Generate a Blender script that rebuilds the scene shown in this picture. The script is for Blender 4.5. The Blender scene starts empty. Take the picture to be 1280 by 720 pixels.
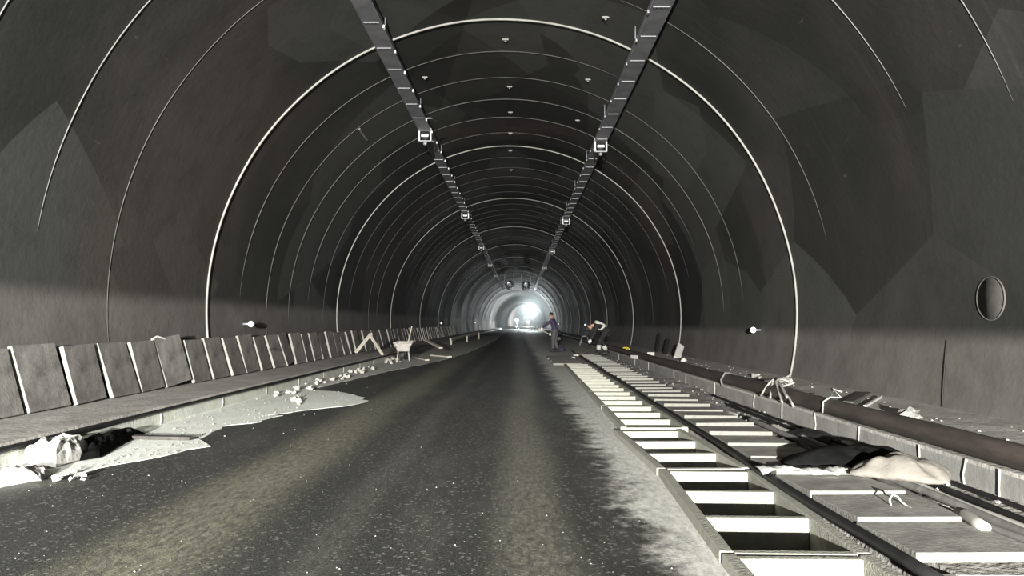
import bpy, bmesh, math, random
from mathutils import Vector, Matrix, noise, geometry

S = bpy.context.scene
C = S.collection
RND = random.Random(7)

# ------------------------------------------------------------------ camera, world, lights, exposure
F = 924.0                       # focal length in pixels of the 1280x720 frame
VX, VY = 649.0, 404.0           # vanishing point of the tunnel axis
EYE = 1.25
cam_d = bpy.data.cameras.new('camera')
cam_d.sensor_width = 36.0
cam_d.lens = F / 1280 * 36.0
cam_d.shift_x = -(VX - 640) / 1280
cam_d.shift_y = (VY - 360) / 1280
cam_d.clip_end = 1000
cam_d.clip_start = 0.05
cam = bpy.data.objects.new('camera', cam_d)
cam.location = (0, 0, EYE)
cam.rotation_euler = (math.pi / 2, 0, 0)
C.objects.link(cam)
S.camera = cam

w = bpy.data.worlds.new('world'); S.world = w; w.use_nodes = True
w.node_tree.nodes['Background'].inputs[0].default_value = (0.75, 0.8, 0.85, 1)
w.node_tree.nodes['Background'].inputs[1].default_value = 0.25

def lamp(name, typ, loc, target, power, color, **kw):
    d = bpy.data.lights.new(name, typ); d.energy = power; d.color = color
    for k, v in kw.items(): setattr(d, k, v)
    o = bpy.data.objects.new(name, d); o.location = loc; C.objects.link(o)
    o.rotation_euler = (Vector(target) - Vector(loc)).to_track_quat('-Z', 'Y').to_euler()
    return o
# work floodlight on the mast of the vehicle behind the photographer
# (a wide flat beam, like a lorry's work lamp)
KEY = lamp('vehicle_floodlight', 'SPOT', (-1.2, -13.0, 2.25), (-0.9, 9, 0.0), 94000, (1.0, 0.99, 0.94),
           spot_size=math.radians(112), spot_blend=0.75, shadow_soft_size=0.10)
KEY.scale = (1.0, 0.36, 1.0)
# added unseen spot that brightens the left verge
lamp('verge_fill_spot', 'SPOT', (-2.0, -7.0, 3.1), (-4.3, 8.0, 0.1), 13000, (0.98, 1.0, 0.95), spot_size=math.radians(46), spot_blend=0.8, shadow_soft_size=0.08)

S.view_settings.view_transform = 'Standard'
S.view_settings.look = 'None'
S.view_settings.gamma = 1.0
S.view_settings.use_curve_mapping = False
S.view_settings.exposure = 0.0
S.cycles.use_denoising = True
S.cycles.max_bounces = 6
S.cycles.diffuse_bounces = 4
S.cycles.sample_clamp_indirect = 4.0

# ------------------------------------------------------------------ place helpers
XC, ZC, R = -0.33, 1.415, 5.5            # lining circle
Y0, Y1 = -20.0, 320.0
def bend(y):
    return 0.0 if y < 75 else (y - 75) ** 2 / 8000.0
def gp(px, py, z=0.0):                   # point at height z seen at photograph pixel
    Y = F * (EYE - z) / (py - VY)
    return Vector(((px - VX) * Y / F, Y, z))
def dp(px, py, Y):                       # point at depth Y
    return Vector(((px - VX) * Y / F, Y, EYE - (py - VY) * Y / F))
def ap(px, py, off=0.0):                 # point on the lining (off = metres inside it)
    a, b = (px - VX) / F, -(py - VY) / F
    cz = ZC - EYE; r = R - off
    A = a*a + b*b; B = -2*(a*XC + b*cz); D = XC*XC + cz*cz - r*r
    Y = (-B + math.sqrt(B*B - 4*A*D)) / (2*A)
    return Vector((a*Y, Y, EYE + b*Y))

# ------------------------------------------------------------------ materials
def mat(name, col, rough=0.8, var=0.25, scale=6.0, bump=0.0, bscale=40.0, metal=0.0, tint=None, spec=0.3, stretch=None):
    m = bpy.data.materials.new(name); m.use_nodes = True
    nt = m.node_tree; N, L = nt.nodes, nt.links
    b = N['Principled BSDF']
    b.inputs['Roughness'].default_value = rough
    b.inputs['Metallic'].default_value = metal
    b.inputs['Specular IOR Level'].default_value = spec
    tc = N.new('ShaderNodeTexCoord'); mp = N.new('ShaderNodeMapping')
    if stretch: mp.inputs['Scale'].default_value = stretch
    L.new(tc.outputs['Object'], mp.inputs[0])
    n = N.new('ShaderNodeTexNoise'); n.inputs['Scale'].default_value = scale
    n.inputs['Detail'].default_value = 5; n.inputs['Roughness'].default_value = 0.62
    L.new(mp.outputs[0], n.inputs['Vector'])
    r = N.new('ShaderNodeValToRGB')
    r.color_ramp.elements[0].position = 0.3; r.color_ramp.elements[1].position = 0.72
    c0 = [c * (1 - var) for c in col]; c1 = [min(1, c * (1 + var)) for c in col]
    if tint: c0 = [c0[i] * tint[i] for i in range(3)]
    r.color_ramp.elements[0].color = (*c0, 1); r.color_ramp.elements[1].color = (*c1, 1)
    L.new(n.outputs['Fac'], r.inputs[0]); L.new(r.outputs[0], b.inputs['Base Color'])
    if bump:
        n2 = N.new('ShaderNodeTexNoise'); n2.inputs['Scale'].default_value = bscale; n2.inputs['Detail'].default_value = 4
        L.new(mp.outputs[0], n2.inputs['Vector'])
        bp = N.new('ShaderNodeBump'); bp.inputs['Strength'].default_value = bump; bp.inputs['Distance'].default_value = 0.02
        L.new(n2.outputs['Fac'], bp.inputs['Height']); L.new(bp.outputs[0], b.inputs['Normal'])
    return m
def emis(name, col, power):
    m = bpy.data.materials.new(name); m.use_nodes = True
    b = m.node_tree.nodes['Principled BSDF']
    b.inputs['Base Color'].default_value = (*col, 1)
    b.inputs['Emission Color'].default_value = (*col, 1); b.inputs['Emission Strength'].default_value = power
    return m

class G:                                   # tiny node-graph helper for the big surfaces
    def __init__(s, name):
        s.m = bpy.data.materials.new(name); s.m.use_nodes = True
        s.N, s.L = s.m.node_tree.nodes, s.m.node_tree.links
        s.b = s.N['Principled BSDF']
        s.tc = s.N.new('ShaderNodeTexCoord').outputs['Object']
        sp = s.N.new('ShaderNodeSeparateXYZ'); s.L.new(s.tc, sp.inputs[0]); s.x, s.y, s.z = sp.outputs
    def put(s, v, sock):
        if isinstance(v, (int, float)): sock.default_value = v
        elif isinstance(v, tuple): sock.default_value = (*v, 1) if len(v) == 3 and sock.type == 'RGBA' else v
        else: s.L.new(v, sock)
    def math(s, op, a, b=0.0, clamp=False):
        n = s.N.new('ShaderNodeMath'); n.operation = op; n.use_clamp = clamp
        s.put(a, n.inputs[0]); s.put(b, n.inputs[1]); return n.outputs[0]
    def scale(s, v):
        n = s.N.new('ShaderNodeMapping'); n.inputs['Scale'].default_value = v; s.L.new(s.tc, n.inputs[0]); return n.outputs[0]
    def noise(s, sc, det=4, rough=0.6, vec=None):
        n = s.N.new('ShaderNodeTexNoise'); n.inputs['Scale'].default_value = sc; n.inputs['Detail'].default_value = det
        n.inputs['Roughness'].default_value = rough; s.L.new(vec or s.tc, n.inputs['Vector']); return n.outputs['Fac']
    def voro(s, sc, vec=None, out='Color', rnd=1.0):
        n = s.N.new('ShaderNodeTexVoronoi'); n.inputs['Scale'].default_value = sc; n.inputs['Randomness'].default_value = rnd
        s.L.new(vec or s.tc, n.inputs['Vector']); return n.outputs[out]
    def step(s, v, a, b, lo=0.0, hi=1.0):
        n = s.N.new('ShaderNodeMapRange'); n.interpolation_type = 'SMOOTHSTEP'
        s.put(v, n.inputs[0]); s.put(a, n.inputs[1]); s.put(b, n.inputs[2]); n.inputs[3].default_value = lo; n.inputs[4].default_value = hi
        return n.outputs[0]
    def mix(s, f, a, b, mode='MIX'):
        n = s.N.new('ShaderNodeMix'); n.data_type = 'RGBA'; n.blend_type = mode
        s.put(f, n.inputs[0]); s.put(a, n.inputs[6]); s.put(b, n.inputs[7]); return n.outputs[2]
    def bump(s, h, st, dist=0.02):
        n = s.N.new('ShaderNodeBump'); n.inputs['Strength'].default_value = st; n.inputs['Distance'].default_value = dist
        s.L.new(h, n.inputs['Height']); s.L.new(n.outputs[0], s.b.inputs['Normal'])
    def done(s, col, rough=0.8, spec=0.3):
        s.put(col, s.b.inputs['Base Color']); s.put(rough, s.b.inputs['Roughness'])
        s.b.inputs['Specular IOR Level'].default_value = spec; return s.m

def lining_material():
    g = G('sprayed_concrete_lining')
    big = g.noise(0.22, 5, 0.62)
    fine = g.noise(1.6, 5, 0.65)
    base = g.mix(g.step(big, 0.36, 0.66), (0.025, 0.026, 0.023), (0.052, 0.050, 0.046))
    # formwork plates of slightly different tone, one per 1.64 m of tunnel
    plate = g.math('FLOOR', g.math('DIVIDE', g.math('ADD', g.y, 5.96), 1.6417))
    wn = g.N.new('ShaderNodeTexWhiteNoise'); wn.noise_dimensions = '1D'; g.L.new(plate, wn.inputs['W'])
    base = g.mix(g.math('MULTIPLY', wn.outputs['Value'], 0.5), base, (0.025, 0.026, 0.023))
    # angular repair patches
    for sc_, vec_ in ((0.30, (1, 0.75, 1)), (0.42, (1.2, 0.6, 0.9))):
        vo = g.voro(sc_, g.scale(vec_))
        sv = g.N.new('ShaderNodeSeparateColor'); g.L.new(vo, sv.inputs[0])
        base = g.mix(g.math('MULTIPLY', g.step(sv.outputs[0], 0.66, 0.68), g.step(fine, 0.25, 0.6, 0.2, 0.6)), base, (0.074, 0.075, 0.068))
        base = g.mix(g.math('MULTIPLY', g.step(sv.outputs[1], 0.74, 0.76), 0.55), base, (0.018, 0.018, 0.016))
    # reddish dust smears
    red = g.noise(0.16, 3, 0.5, g.scale((1.0, 1.4, 0.6)))
    base = g.mix(g.step(red, 0.52, 0.66, 0, 0.6), base, (0.063, 0.050, 0.045))
    base = g.mix(g.step(fine, 0.4, 0.75, 0, 0.4), base, (0.022, 0.022, 0.019))
    # pale scuffs
    sc = g.noise(3.0, 3, 0.7, g.scale((1, 0.5, 2.4)))
    base = g.mix(g.step(sc, 0.70, 0.78, 0, 0.35), base, (0.16, 0.155, 0.145))
    # paler lower band: kicker pour tone with the headlight cutoff painted in
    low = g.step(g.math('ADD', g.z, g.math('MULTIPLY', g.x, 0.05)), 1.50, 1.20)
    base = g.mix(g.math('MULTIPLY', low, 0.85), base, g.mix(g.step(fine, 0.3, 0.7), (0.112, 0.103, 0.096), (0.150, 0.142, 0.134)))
    # vertical runs
    run = g.noise(1.0, 3, 0.6, g.scale((0.2, 5.0, 0.15)))
    base = g.mix(g.step(run, 0.60, 0.75, 0, 0.25), base, (0.076, 0.071, 0.067))
    g.bump(g.math('ADD', g.math('MULTIPLY', fine, 0.6), g.noise(9, 4)), 0.25, 0.02)
    return g.done(base, g.step(big, 0.3, 0.7, 0.6, 0.8), 0.1)

def road_material():
    g = G('asphalt_base_course')
    grain = g.noise(75, 3, 0.7)
    chips = g.voro(60)
    sv = g.N.new('ShaderNodeSeparateColor'); g.L.new(chips, sv.inputs[0])
    mid = g.noise(2.2, 5, 0.65, g.scale((1.0, 0.25, 1)))
    base = g.mix(g.step(grain, 0.35, 0.7), (0.012, 0.012, 0.011), (0.054, 0.053, 0.048))
    base = g.mix(g.step(sv.outputs[0], 0.90, 0.96, 0, 0.7), base, (0.20, 0.196, 0.17))
    base = g.mix(g.step(mid, 0.46, 0.72, 0, 0.5), base, (0.085, 0.083, 0.07))
    base = g.mix(g.step(g.noise(0.5, 4, 0.6, g.scale((1.6, 0.3, 1))), 0.48, 0.66, 0, 0.5), base, (0.018, 0.018, 0.017))
    # dusty wheel tracks along the road (wander with y)
    wob = g.math('ADD', g.x, g.math('MULTIPLY', g.math('SUBTRACT', g.noise(0.16, 2, 0.5, g.scale((0.3, 1, 1))), 0.5), 0.7))
    dusty = g.noise(16, 5, 0.75, g.scale((1.6, 0.5, 1)))
    def track(c, wd, amt, col):
        nonlocal base
        d = g.math('ABSOLUTE', g.math('SUBTRACT', wob, c))
        f = g.step(d, wd, wd * 0.15)
        base = g.mix(g.math('MULTIPLY', g.math('MULTIPLY', f, amt), g.step(dusty, 0.32, 0.68, 0.15, 1.0)), base, col)
    track(-2.05, 0.58, 0.58, (0.27, 0.265, 0.185))
    track(0.08, 0.36, 0.6, (0.22, 0.216, 0.165))
    track(-1.1, 0.22, 0.22, (0.2, 0.195, 0.16))
    # white dust swept along the gutter edge
    nz = g.math('ADD', g.math('MULTIPLY', g.math('SUBTRACT', g.noise(1.1, 6, 0.7), 0.5), 0.9), g.math('MULTIPLY', g.math('SUBTRACT', g.noise(5.5, 5, 0.75), 0.5), 0.75))
    e = g.math('ADD', g.math('ADD', g.x, g.math('MULTIPLY', g.y, 0.006)), nz)
    base = g.mix(g.step(e, 0.66, 1.02, 0, 0.92), base, g.mix(g.step(dusty, 0.3, 0.7), (0.44, 0.44, 0.40), (0.74, 0.74, 0.69)))
    # fade of dust under the left verge
    e2 = g.math('ADD', g.x, g.math('MULTIPLY', g.math('SUBTRACT', g.noise(1.3, 5, 0.7), 0.5), 1.2))
    base = g.mix(g.step(e2, -3.5, -4.3, 0, 0.6), base, (0.33, 0.33, 0.29))
    g.bump(g.math('ADD', grain, g.math('MULTIPLY', sv.outputs[0], 0.5)), 0.8, 0.012)
    return g.done(base, g.step(grain, 0.3, 0.7, 0.5, 0.8), 0.45)

def dust_material():
    g = G('pale_concrete_dust')
    a = g.noise(1.4, 6, 0.7); b = g.noise(28, 5, 0.75)
    base = g.mix(g.step(a, 0.3, 0.7), (0.78, 0.79, 0.72), (0.90, 0.92, 0.86))
    base = g.mix(g.step(b, 0.52, 0.72, 0, 0.55), base, (0.46, 0.46, 0.41))
    # towards the far end the verge is dirt rather than powder
    base = g.mix(g.step(g.math('ADD', g.y, g.math('MULTIPLY', a, 6.0)), 13.5, 21.0, 0, 0.6), base, (0.36, 0.34, 0.315))
    g.bump(g.math('ADD', g.noise(9, 4, 0.7), g.math('MULTIPLY', b, 0.8)), 0.25, 0.02)
    return g.done(base, 0.95, 0.1)

M = {}
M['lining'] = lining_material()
M['road'] = road_material()
M['dust'] = dust_material()
M['joint_white'] = mat('pale_joint_hose', (0.26, 0.255, 0.235), 0.6, 0.2, 3)
M['joint_mid'] = mat('joint_mortar', (0.15, 0.148, 0.137), 0.8, 0.35, 1.5)
M['joint_dim'] = mat('dull_joint_mortar', (0.075, 0.073, 0.068), 0.8, 0.4, 1.0)
M['ledge'] = mat('ledge_concrete', (0.37, 0.35, 0.325), 0.85, 0.3, 2.5, 0.4, 18)
M['curb'] = mat('curb_concrete', (0.25, 0.246, 0.228), 0.85, 0.25, 3.0, 0.12, 25)
M['curb_left'] = mat('dusty_curb_concrete', (0.52, 0.53, 0.47), 0.9, 0.2, 3.0, 0.25, 25)
M['mortar'] = mat('pale_mortar', (0.34, 0.33, 0.30), 0.9, 0.2, 12)
M['precast'] = mat('pale_precast_concrete', (0.27, 0.27, 0.23), 0.9, 0.14, 9, 0.35, 60)
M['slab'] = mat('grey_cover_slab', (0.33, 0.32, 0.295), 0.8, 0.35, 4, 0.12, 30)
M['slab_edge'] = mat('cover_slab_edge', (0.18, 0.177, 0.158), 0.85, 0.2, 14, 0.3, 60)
M['panel'] = mat('stained_slab_face', (0.17, 0.159, 0.148), 0.75, 0.6, 3.2, 0.15, 30)
M['panel_edge'] = mat('cut_slab_edge', (0.24, 0.235, 0.215), 0.85, 0.25, 14)
M['dirt'] = mat('grey_dirt', (0.27, 0.26, 0.24), 0.95, 0.45, 6, 0.9, 22)
M['pit'] = mat('trench_dirt', (0.05, 0.048, 0.043), 0.95, 0.4, 5, 0.9, 20)
M['pipe'] = mat('brown_steel_pipe', (0.052, 0.042, 0.037), 0.6, 0.4, 7, 0.3, 30, spec=0.4, stretch=(1, 0.2, 1))
M['rubber'] = mat('black_rubber', (0.012, 0.012, 0.012), 0.55, 0.3, 8)
M['cable'] = mat('dusty_grey_cable', (0.13, 0.128, 0.118), 0.75, 0.35, 9)
M['galv'] = mat('galvanised_steel', (0.30, 0.30, 0.32), 0.5, 0.2, 4, metal=0.35, spec=0.5)
M['galv_dark'] = mat('dull_tray_steel', (0.17, 0.17, 0.18), 0.55, 0.3, 3, metal=0.2, spec=0.5)
M['bright'] = mat('bright_zinc', (0.88, 0.88, 0.86), 0.4, 0.08, 4, spec=0.6)
M['wood'] = mat('pale_timber', (0.50, 0.46, 0.39), 0.8, 0.25, 9, 0.2, 40, stretch=(1, 1, 0.15))
M['wood_dark'] = mat('dirty_timber', (0.055, 0.05, 0.045), 0.85, 0.4, 7, 0.3, 40)
M['white'] = mat('white_plastic', (0.42, 0.415, 0.39), 0.7, 0.1, 9)
M['cloth_beige'] = mat('beige_sheet', (0.170, 0.156, 0.136), 0.9, 0.2, 6, 0.5, 14)
M['cloth_white'] = mat('white_sack', (0.42, 0.41, 0.385), 0.85, 0.1, 7, 0.3, 22)
M['cloth_dark'] = mat('dark_sheet', (0.006, 0.006, 0.006), 0.9, 0.4, 5, 0.4, 20, spec=0.03)
M['stone'] = mat('pale_broken_stone', (0.40, 0.39, 0.36), 0.9, 0.25, 20, 0.4, 60)
M['stone_dark'] = mat('grey_broken_stone', (0.27, 0.265, 0.245), 0.9, 0.3, 20, 0.4, 60)
M['barrow'] = mat('dusty_barrow_steel', (0.40, 0.37, 0.34), 0.7, 0.25, 14)
M['yellow'] = mat('yellow_hose', (0.55, 0.42, 0.05), 0.6, 0.15, 6)
M['fan'] = mat('fan_casing_grey', (0.32, 0.34, 0.36), 0.5, 0.15, 5, metal=0.2)
M['fan_dark'] = mat('fan_inner_black', (0.02, 0.02, 0.022), 0.6, 0.2, 5)
M['skin'] = mat('skin', (0.36, 0.21, 0.15), 0.6, 0.1, 12)
M['hair'] = mat('black_hair', (0.012, 0.010, 0.010), 0.6, 0.2, 30)
M['jacket'] = mat('dark_purple_jacket', (0.045, 0.034, 0.062), 0.85, 0.25, 9)
M['trouser'] = mat('grey_trousers', (0.075, 0.066, 0.075), 0.9, 0.25, 9)
M['black_cloth'] = mat('black_work_clothes', (0.016, 0.015, 0.016), 0.9, 0.25, 9)
M['vest'] = mat('pale_grey_vest', (0.50, 0.50, 0.45), 0.85, 0.15, 9)
M['boot'] = mat('black_boot_rubber', (0.02, 0.02, 0.02), 0.6, 0.2, 9)
M['glove'] = mat('white_glove', (0.75, 0.74, 0.70), 0.85, 0.1, 20)
M['hatch'] = mat('hatch_mortar', (0.05, 0.049, 0.044), 0.8, 0.3, 9)
M['glow'] = emis('balloon_light_glow', (0.90, 0.98, 1.0), 30.0)
M['glow_far'] = emis('far_floodlight_glow', (0.90, 0.97, 1.0), 25.0)
M['glow_warm'] = emis('headlamp_glow', (1.0, 0.85, 0.55), 6.0)
M['glow_wall'] = emis('reflector_shine', (1.0, 0.98, 0.92), 1.6)  # emission stands in for light thrown back by the wall reflectors

# ------------------------------------------------------------------ mesh builder
class MB:
    def __init__(s): s.bm = bmesh.new()
    def faces(s, pts, fs, mi=0, smooth=False):
        v = [s.bm.verts.new(p) for p in pts]
        for f in fs:
            try:
                k = s.bm.faces.new([v[i] for i in f]); k.material_index = mi; k.smooth = smooth
            except ValueError: pass
        return v
    def box(s, c, size, rot=None, mi=0, side_mi=None, taper=1.0):
        hx, hy, hz = (q / 2 for q in size); m = rot or Matrix.Identity(3); c = Vector(c)
        pts = []
        for z, t in ((-hz, 1.0), (hz, taper)):
            for x, y in ((-hx, -hy), (hx, -hy), (hx, hy), (-hx, hy)):
                pts.append(c + m @ Vector((x * t, y * t, z)))
        fs = [(0, 3, 2, 1), (4, 5, 6, 7), (0, 1, 5, 4), (1, 2, 6, 5), (2, 3, 7, 6), (3, 0, 4, 7)]
        for i, f in enumerate(fs):
            pass
        v = [s.bm.verts.new(p) for p in pts]
        for i, f in enumerate(fs):
            k = s.bm.faces.new([v[j] for j in f]); k.material_index = mi if (i < 2 or side_mi is None) else side_mi
        return s
    def bar(s, a, b, wd, h, up=(0, 0, 1), mi=0):
        a, b = Vector(a), Vector(b); d = (b - a)
        z = d.normalized(); x = Vector(up).cross(z)
        if x.length < 1e-4: x = Vector((1, 0, 0)).cross(z)
        x.normalize(); y = z.cross(x)
        m = Matrix((x, y, z)).transposed()
        return s.box((a + b) / 2, (wd, h, d.length), m, mi)
    def tube(s, pts, r, n=8, mi=0, caps=True):
        pts = [Vector(p) for p in pts]; rings = []; rr = r if isinstance(r, (list, tuple)) else [r] * len(pts)
        prev = None
        for i, p in enumerate(pts):
            t = (pts[min(i + 1, len(pts) - 1)] - pts[max(i - 1, 0)]).normalized()
            if prev is None:
                a = Vector((0, 0, 1)) if abs(t.z) < 0.9 else Vector((1, 0, 0))
                x = t.cross(a).normalized()
            else:
                x = (prev - t * prev.dot(t)).normalized()
            prev = x; y = t.cross(x)
            rings.append([s.bm.verts.new(p + (x * math.cos(q) + y * math.sin(q)) * rr[i]) for q in [2 * math.pi * k / n for k in range(n)]])
        for a, b in zip(rings, rings[1:]):
            for k in range(n):
                f = s.bm.faces.new((a[k], a[(k + 1) % n], b[(k + 1) % n], b[k])); f.smooth = True; f.material_index = mi
        if caps and n > 2:
            for ring in (rings[0], rings[-1]):
                try: f = s.bm.faces.new(ring); f.material_index = mi
                except ValueError: pass
        return s
    def lathe(s, prof, org, axis, n=20, mi=0, smooth=True):
        org = Vector(org); ax = Vector(axis).normalized()
        a = Vector((0, 0, 1)) if abs(ax.z) < 0.9 else Vector((1, 0, 0))
        x = ax.cross(a).normalized(); y = ax.cross(x); rings = []
        for r, h in prof:
            rings.append([s.bm.verts.new(org + ax * h + (x * math.cos(q) + y * math.sin(q)) * max(r, 1e-4)) for q in [2 * math.pi * k / n for k in range(n)]])
        for A, B in zip(rings, rings[1:]):
            for k in range(n):
                f = s.bm.faces.new((A[k], A[(k + 1) % n], B[(k + 1) % n], B[k])); f.smooth = smooth; f.material_index = mi
        return s
    def ball(s, c, rx, ry=None, rz=None, sub=2, jag=0.0, rot=None, mi=0, seed=0):
        ry = ry or rx; rz = rz or rx; c = Vector(c)
        r = bmesh.ops.create_icosphere(s.bm, subdivisions=sub, radius=1.0)
        rd = random.Random(seed); off = Vector((rd.uniform(0, 90), rd.uniform(0, 90), rd.uniform(0, 90)))
        vs = r['verts']
        for v in vs:
            k = 1 + jag * noise.noise(v.co * 1.7 + off) * 1.6
            p = Vector((v.co.x * rx, v.co.y * ry, v.co.z * rz)) * k
            v.co = c + (rot @ p if rot else p)
        for v in vs:
            for f in v.link_faces: f.smooth = jag < 0.2; f.material_index = mi
        return s
    def build(s, name, m, parent=None, bevel=0.0, loc=None):
        bmesh.ops.recalc_face_normals(s.bm, faces=s.bm.faces)
        me = bpy.data.meshes.new(name); s.bm.to_mesh(me); s.bm.free()
        for q in (m if isinstance(m, (list, tuple)) else [m]): me.materials.append(q)
        o = bpy.data.objects.new(name, me); C.objects.link(o)
        if parent is not None: o.parent = parent
        if loc is not None: o.location = loc
        if bevel:
            b = o.modifiers.new('bevel', 'BEVEL'); b.width = bevel; b.segments = 2; b.limit_method = 'ANGLE'
        return o

def tag(o, label=None, cat=None, group=None, kind=None):
    if label: o['label'] = label
    if cat: o['category'] = cat
    if group: o['group'] = group
    if kind: o['kind'] = kind
    return o
def empty(name, loc, label, cat, group=None, rz=0.0):
    o = bpy.data.objects.new(name, None); o.empty_display_size = 0.2; C.objects.link(o)
    o.location = loc; o.rotation_euler = (0, 0, rz)
    return tag(o, label, cat, group)
def copy_tree(o, parent=None):
    c = o.copy(); C.objects.link(c)
    if parent is not None: c.parent = parent
    for ch in list(o.children): copy_tree(ch, c)
    return c
ORD = ['zeroth', 'first', 'second', 'third', 'fourth', 'fifth', 'sixth', 'seventh', 'eighth', 'ninth', 'tenth', 'eleventh', 'twelfth',
       'thirteenth', 'fourteenth', 'fifteenth', 'sixteenth', 'seventeenth', 'eighteenth', 'nineteenth', 'twentieth', 'twenty-first',
       'twenty-second', 'twenty-third', 'twenty-fourth', 'twenty-fifth', 'twenty-sixth', 'twenty-seventh', 'twenty-eighth', 'twenty-ninth', 'thirtieth']
def struct(o): return tag(o, kind='structure')

# ------------------------------------------------------------------ the setting
STEP = 9.85 / 6
YS = []
y = 13.74 - 20 * STEP
while y < Y1: YS.append(y); y += STEP
def arc_pt(th, y, r=R):                     # th measured from straight up, + to the right
    return Vector((XC + bend(y) + r * math.sin(th), y, ZC + r * math.cos(th)))
TH_END = math.radians(104)
def lining(name, t0, t1, n):
    mb = MB(); rows = []
    for y in YS:
        rows.append([mb.bm.verts.new(arc_pt(t0 + (t1 - t0) * k / n, y)) for k in range(n + 1)])
    for a, b in zip(rows, rows[1:]):
        for k in range(n):
            f = mb.bm.faces.new((a[k], a[k + 1], b[k + 1], b[k])); f.smooth = True
    rows2 = []
    for y in YS:
        rows2.append([mb.bm.verts.new(arc_pt(t0 + (t1 - t0) * k / n, y, R + 0.4)) for k in range(n + 1)])
    for a, b in zip(rows2, rows2[1:]):
        for k in range(n):
            f = mb.bm.faces.new((a[k + 1], a[k], b[k], b[k + 1])); f.smooth = True
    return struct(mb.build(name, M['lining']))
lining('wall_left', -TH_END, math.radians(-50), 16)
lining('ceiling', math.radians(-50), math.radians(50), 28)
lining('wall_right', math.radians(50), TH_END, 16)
# bulkhead that closes the far end
mb = MB(); ye = YS[-1]
mb.lathe([(0.001, 0), (R + 0.3, 0)], (XC + bend(ye), ye, ZC), (0, 1, 0), 48)
struct(mb.build('wall_far', M['lining']))

# formwork joints: a pale hose strip at each 9.85 m pour, dull mortar lines between
tn = 0
def joint(y, r, m, t0, t1, wob=0.0):
    global tn
    tn += 1; n = max(12, int(abs(t1 - t0) / math.radians(2.2)))
    pts = []
    for k in range(n + 1):
        t = t0 + (t1 - t0) * k / n
        p = arc_pt(t, y, R - r * 0.6); p.y += wob * noise.noise(Vector((t * 3, y, 0)))
        pts.append(p)
    L_ = len(pts) - 1
    rl = [r if r > 0.018 else r * min(1.0, 0.15 + 0.12 * min(k, L_ - k)) for k in range(L_ + 1)]
    struct(MB().tube(pts, rl, 6).build('trim_%d' % tn, m))
k = 0
for k in range(0, 11):
    y = 13.74 + 9.85 * k
    r = [0.022, 0.019, 0.019, 0.02, 0.022, 0.024, 0.028, 0.03, 0.03, 0.04, 0.04][k]
    joint(y, r, M['joint_white'], -TH_END + 0.02, TH_END - 0.02, 0.05)
rj = random.Random(3)
spec = {7.17: (-1.55, 1.2, .0075, 'joint_mid'), 8.81: (-1.40, 1.12, .008, 'joint_mid'), 10.45: (-1.75, -0.1, .006, 'joint_dim'), 12.10: (0.35, 1.35, .009, 'joint_dim'),
        15.38: (-1.5, 0.45, .010, 'joint_dim'), 17.02: (-1.72, 1.5, .009, 'joint_dim'), 18.66: (-1.6, 1.55, .012, 'joint_dim'), 20.3: (-1.5, 1.2, .012, 'joint_dim')}
for q in range(-4, 40):
    if q % 6 == 0: continue
    y = 13.74 + q * STEP
    hit = [v for kk, v in spec.items() if abs(kk - y) < 0.2]
    if hit: t0, t1, r, mm = hit[0]
    else:
        t0, t1 = rj.uniform(-1.8, -1.0), rj.uniform(0.9, 1.75); r = 0.005 + 0.00013 * y; mm = 'joint_dim'
    joint(y, r, M[mm], t0, t1, 0.02)

# lower right wall: pour joints
def gap_line(a, b, r=0.012):
    global tn
    tn += 1
    n = 8
    struct(MB().tube([Vector(a).lerp(Vector(b), k / n) for k in range(n + 1)], r, 5).build('trim_%d' % tn, M['rubber']))
p0, p1 = ap(1183, 425), ap(1177, 512)
gap_line(p0, p1, 0.009)

# road, verge, gutter bed
GUT = [(1.6, 1.00, 3.82, 1.045), (3.86, 1.045, 6.04, 1.14), (6.08, 1.13, 8.24, 1.06), (8.5, 1.165, 10.66, 1.19), (10.7, 1.185, 12.88, 1.21),
       (12.92, 1.215, 15.1, 1.235), (15.14, 1.235, 17.3, 1.25), (17.34, 1.255, 19.5, 1.28), (19.54, 1.28, 21.7, 1.31)]
mb = MB()
edge = [(Y0, 1.0), (1.6, 1.0)]
for a in GUT: edge += [(a[0], a[1] + 0.01), (a[2], a[3] + 0.01)]
edge += [(23, 1.02), (27.2, 0.98)]
rows = []
for yy, xx in edge: rows.append((yy, -5.0, xx))
rows += [(27.25, -5.0, 3.4), (60, -5.0, 3.4)]
q = 68.0
while q < Y1: rows.append((q, -5.0, 3.4)); q += 8
prev = None
for yy, xa, xb in rows:
    bx = bend(yy)
    cur = [mb.bm.verts.new((xa + (xb - xa) * k / 6 + bx, yy, 0)) for k in range(7)]
    if prev:
        for k in range(6): mb.bm.faces.new((prev[k], prev[k + 1], cur[k + 1], cur[k]))
    prev = cur
ee = [v for v in mb.bm.edges if len(v.link_faces) == 1]
ret = bmesh.ops.extrude_edge_only(mb.bm, edges=ee)
for v in [g for g in ret['geom'] if isinstance(g, bmesh.types.BMVert)]: v.co.z -= 0.45
struct(mb.build('floor', M['road']))
mb = MB()
mb.faces([(0.9, Y0, -0.31), (2.1, Y0, -0.31), (2.1, 27.2, -0.31), (0.9, 27.2, -0.31)], [(0, 1, 2, 3)])
struct(mb.build('trench_floor', M['pit']))
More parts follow.
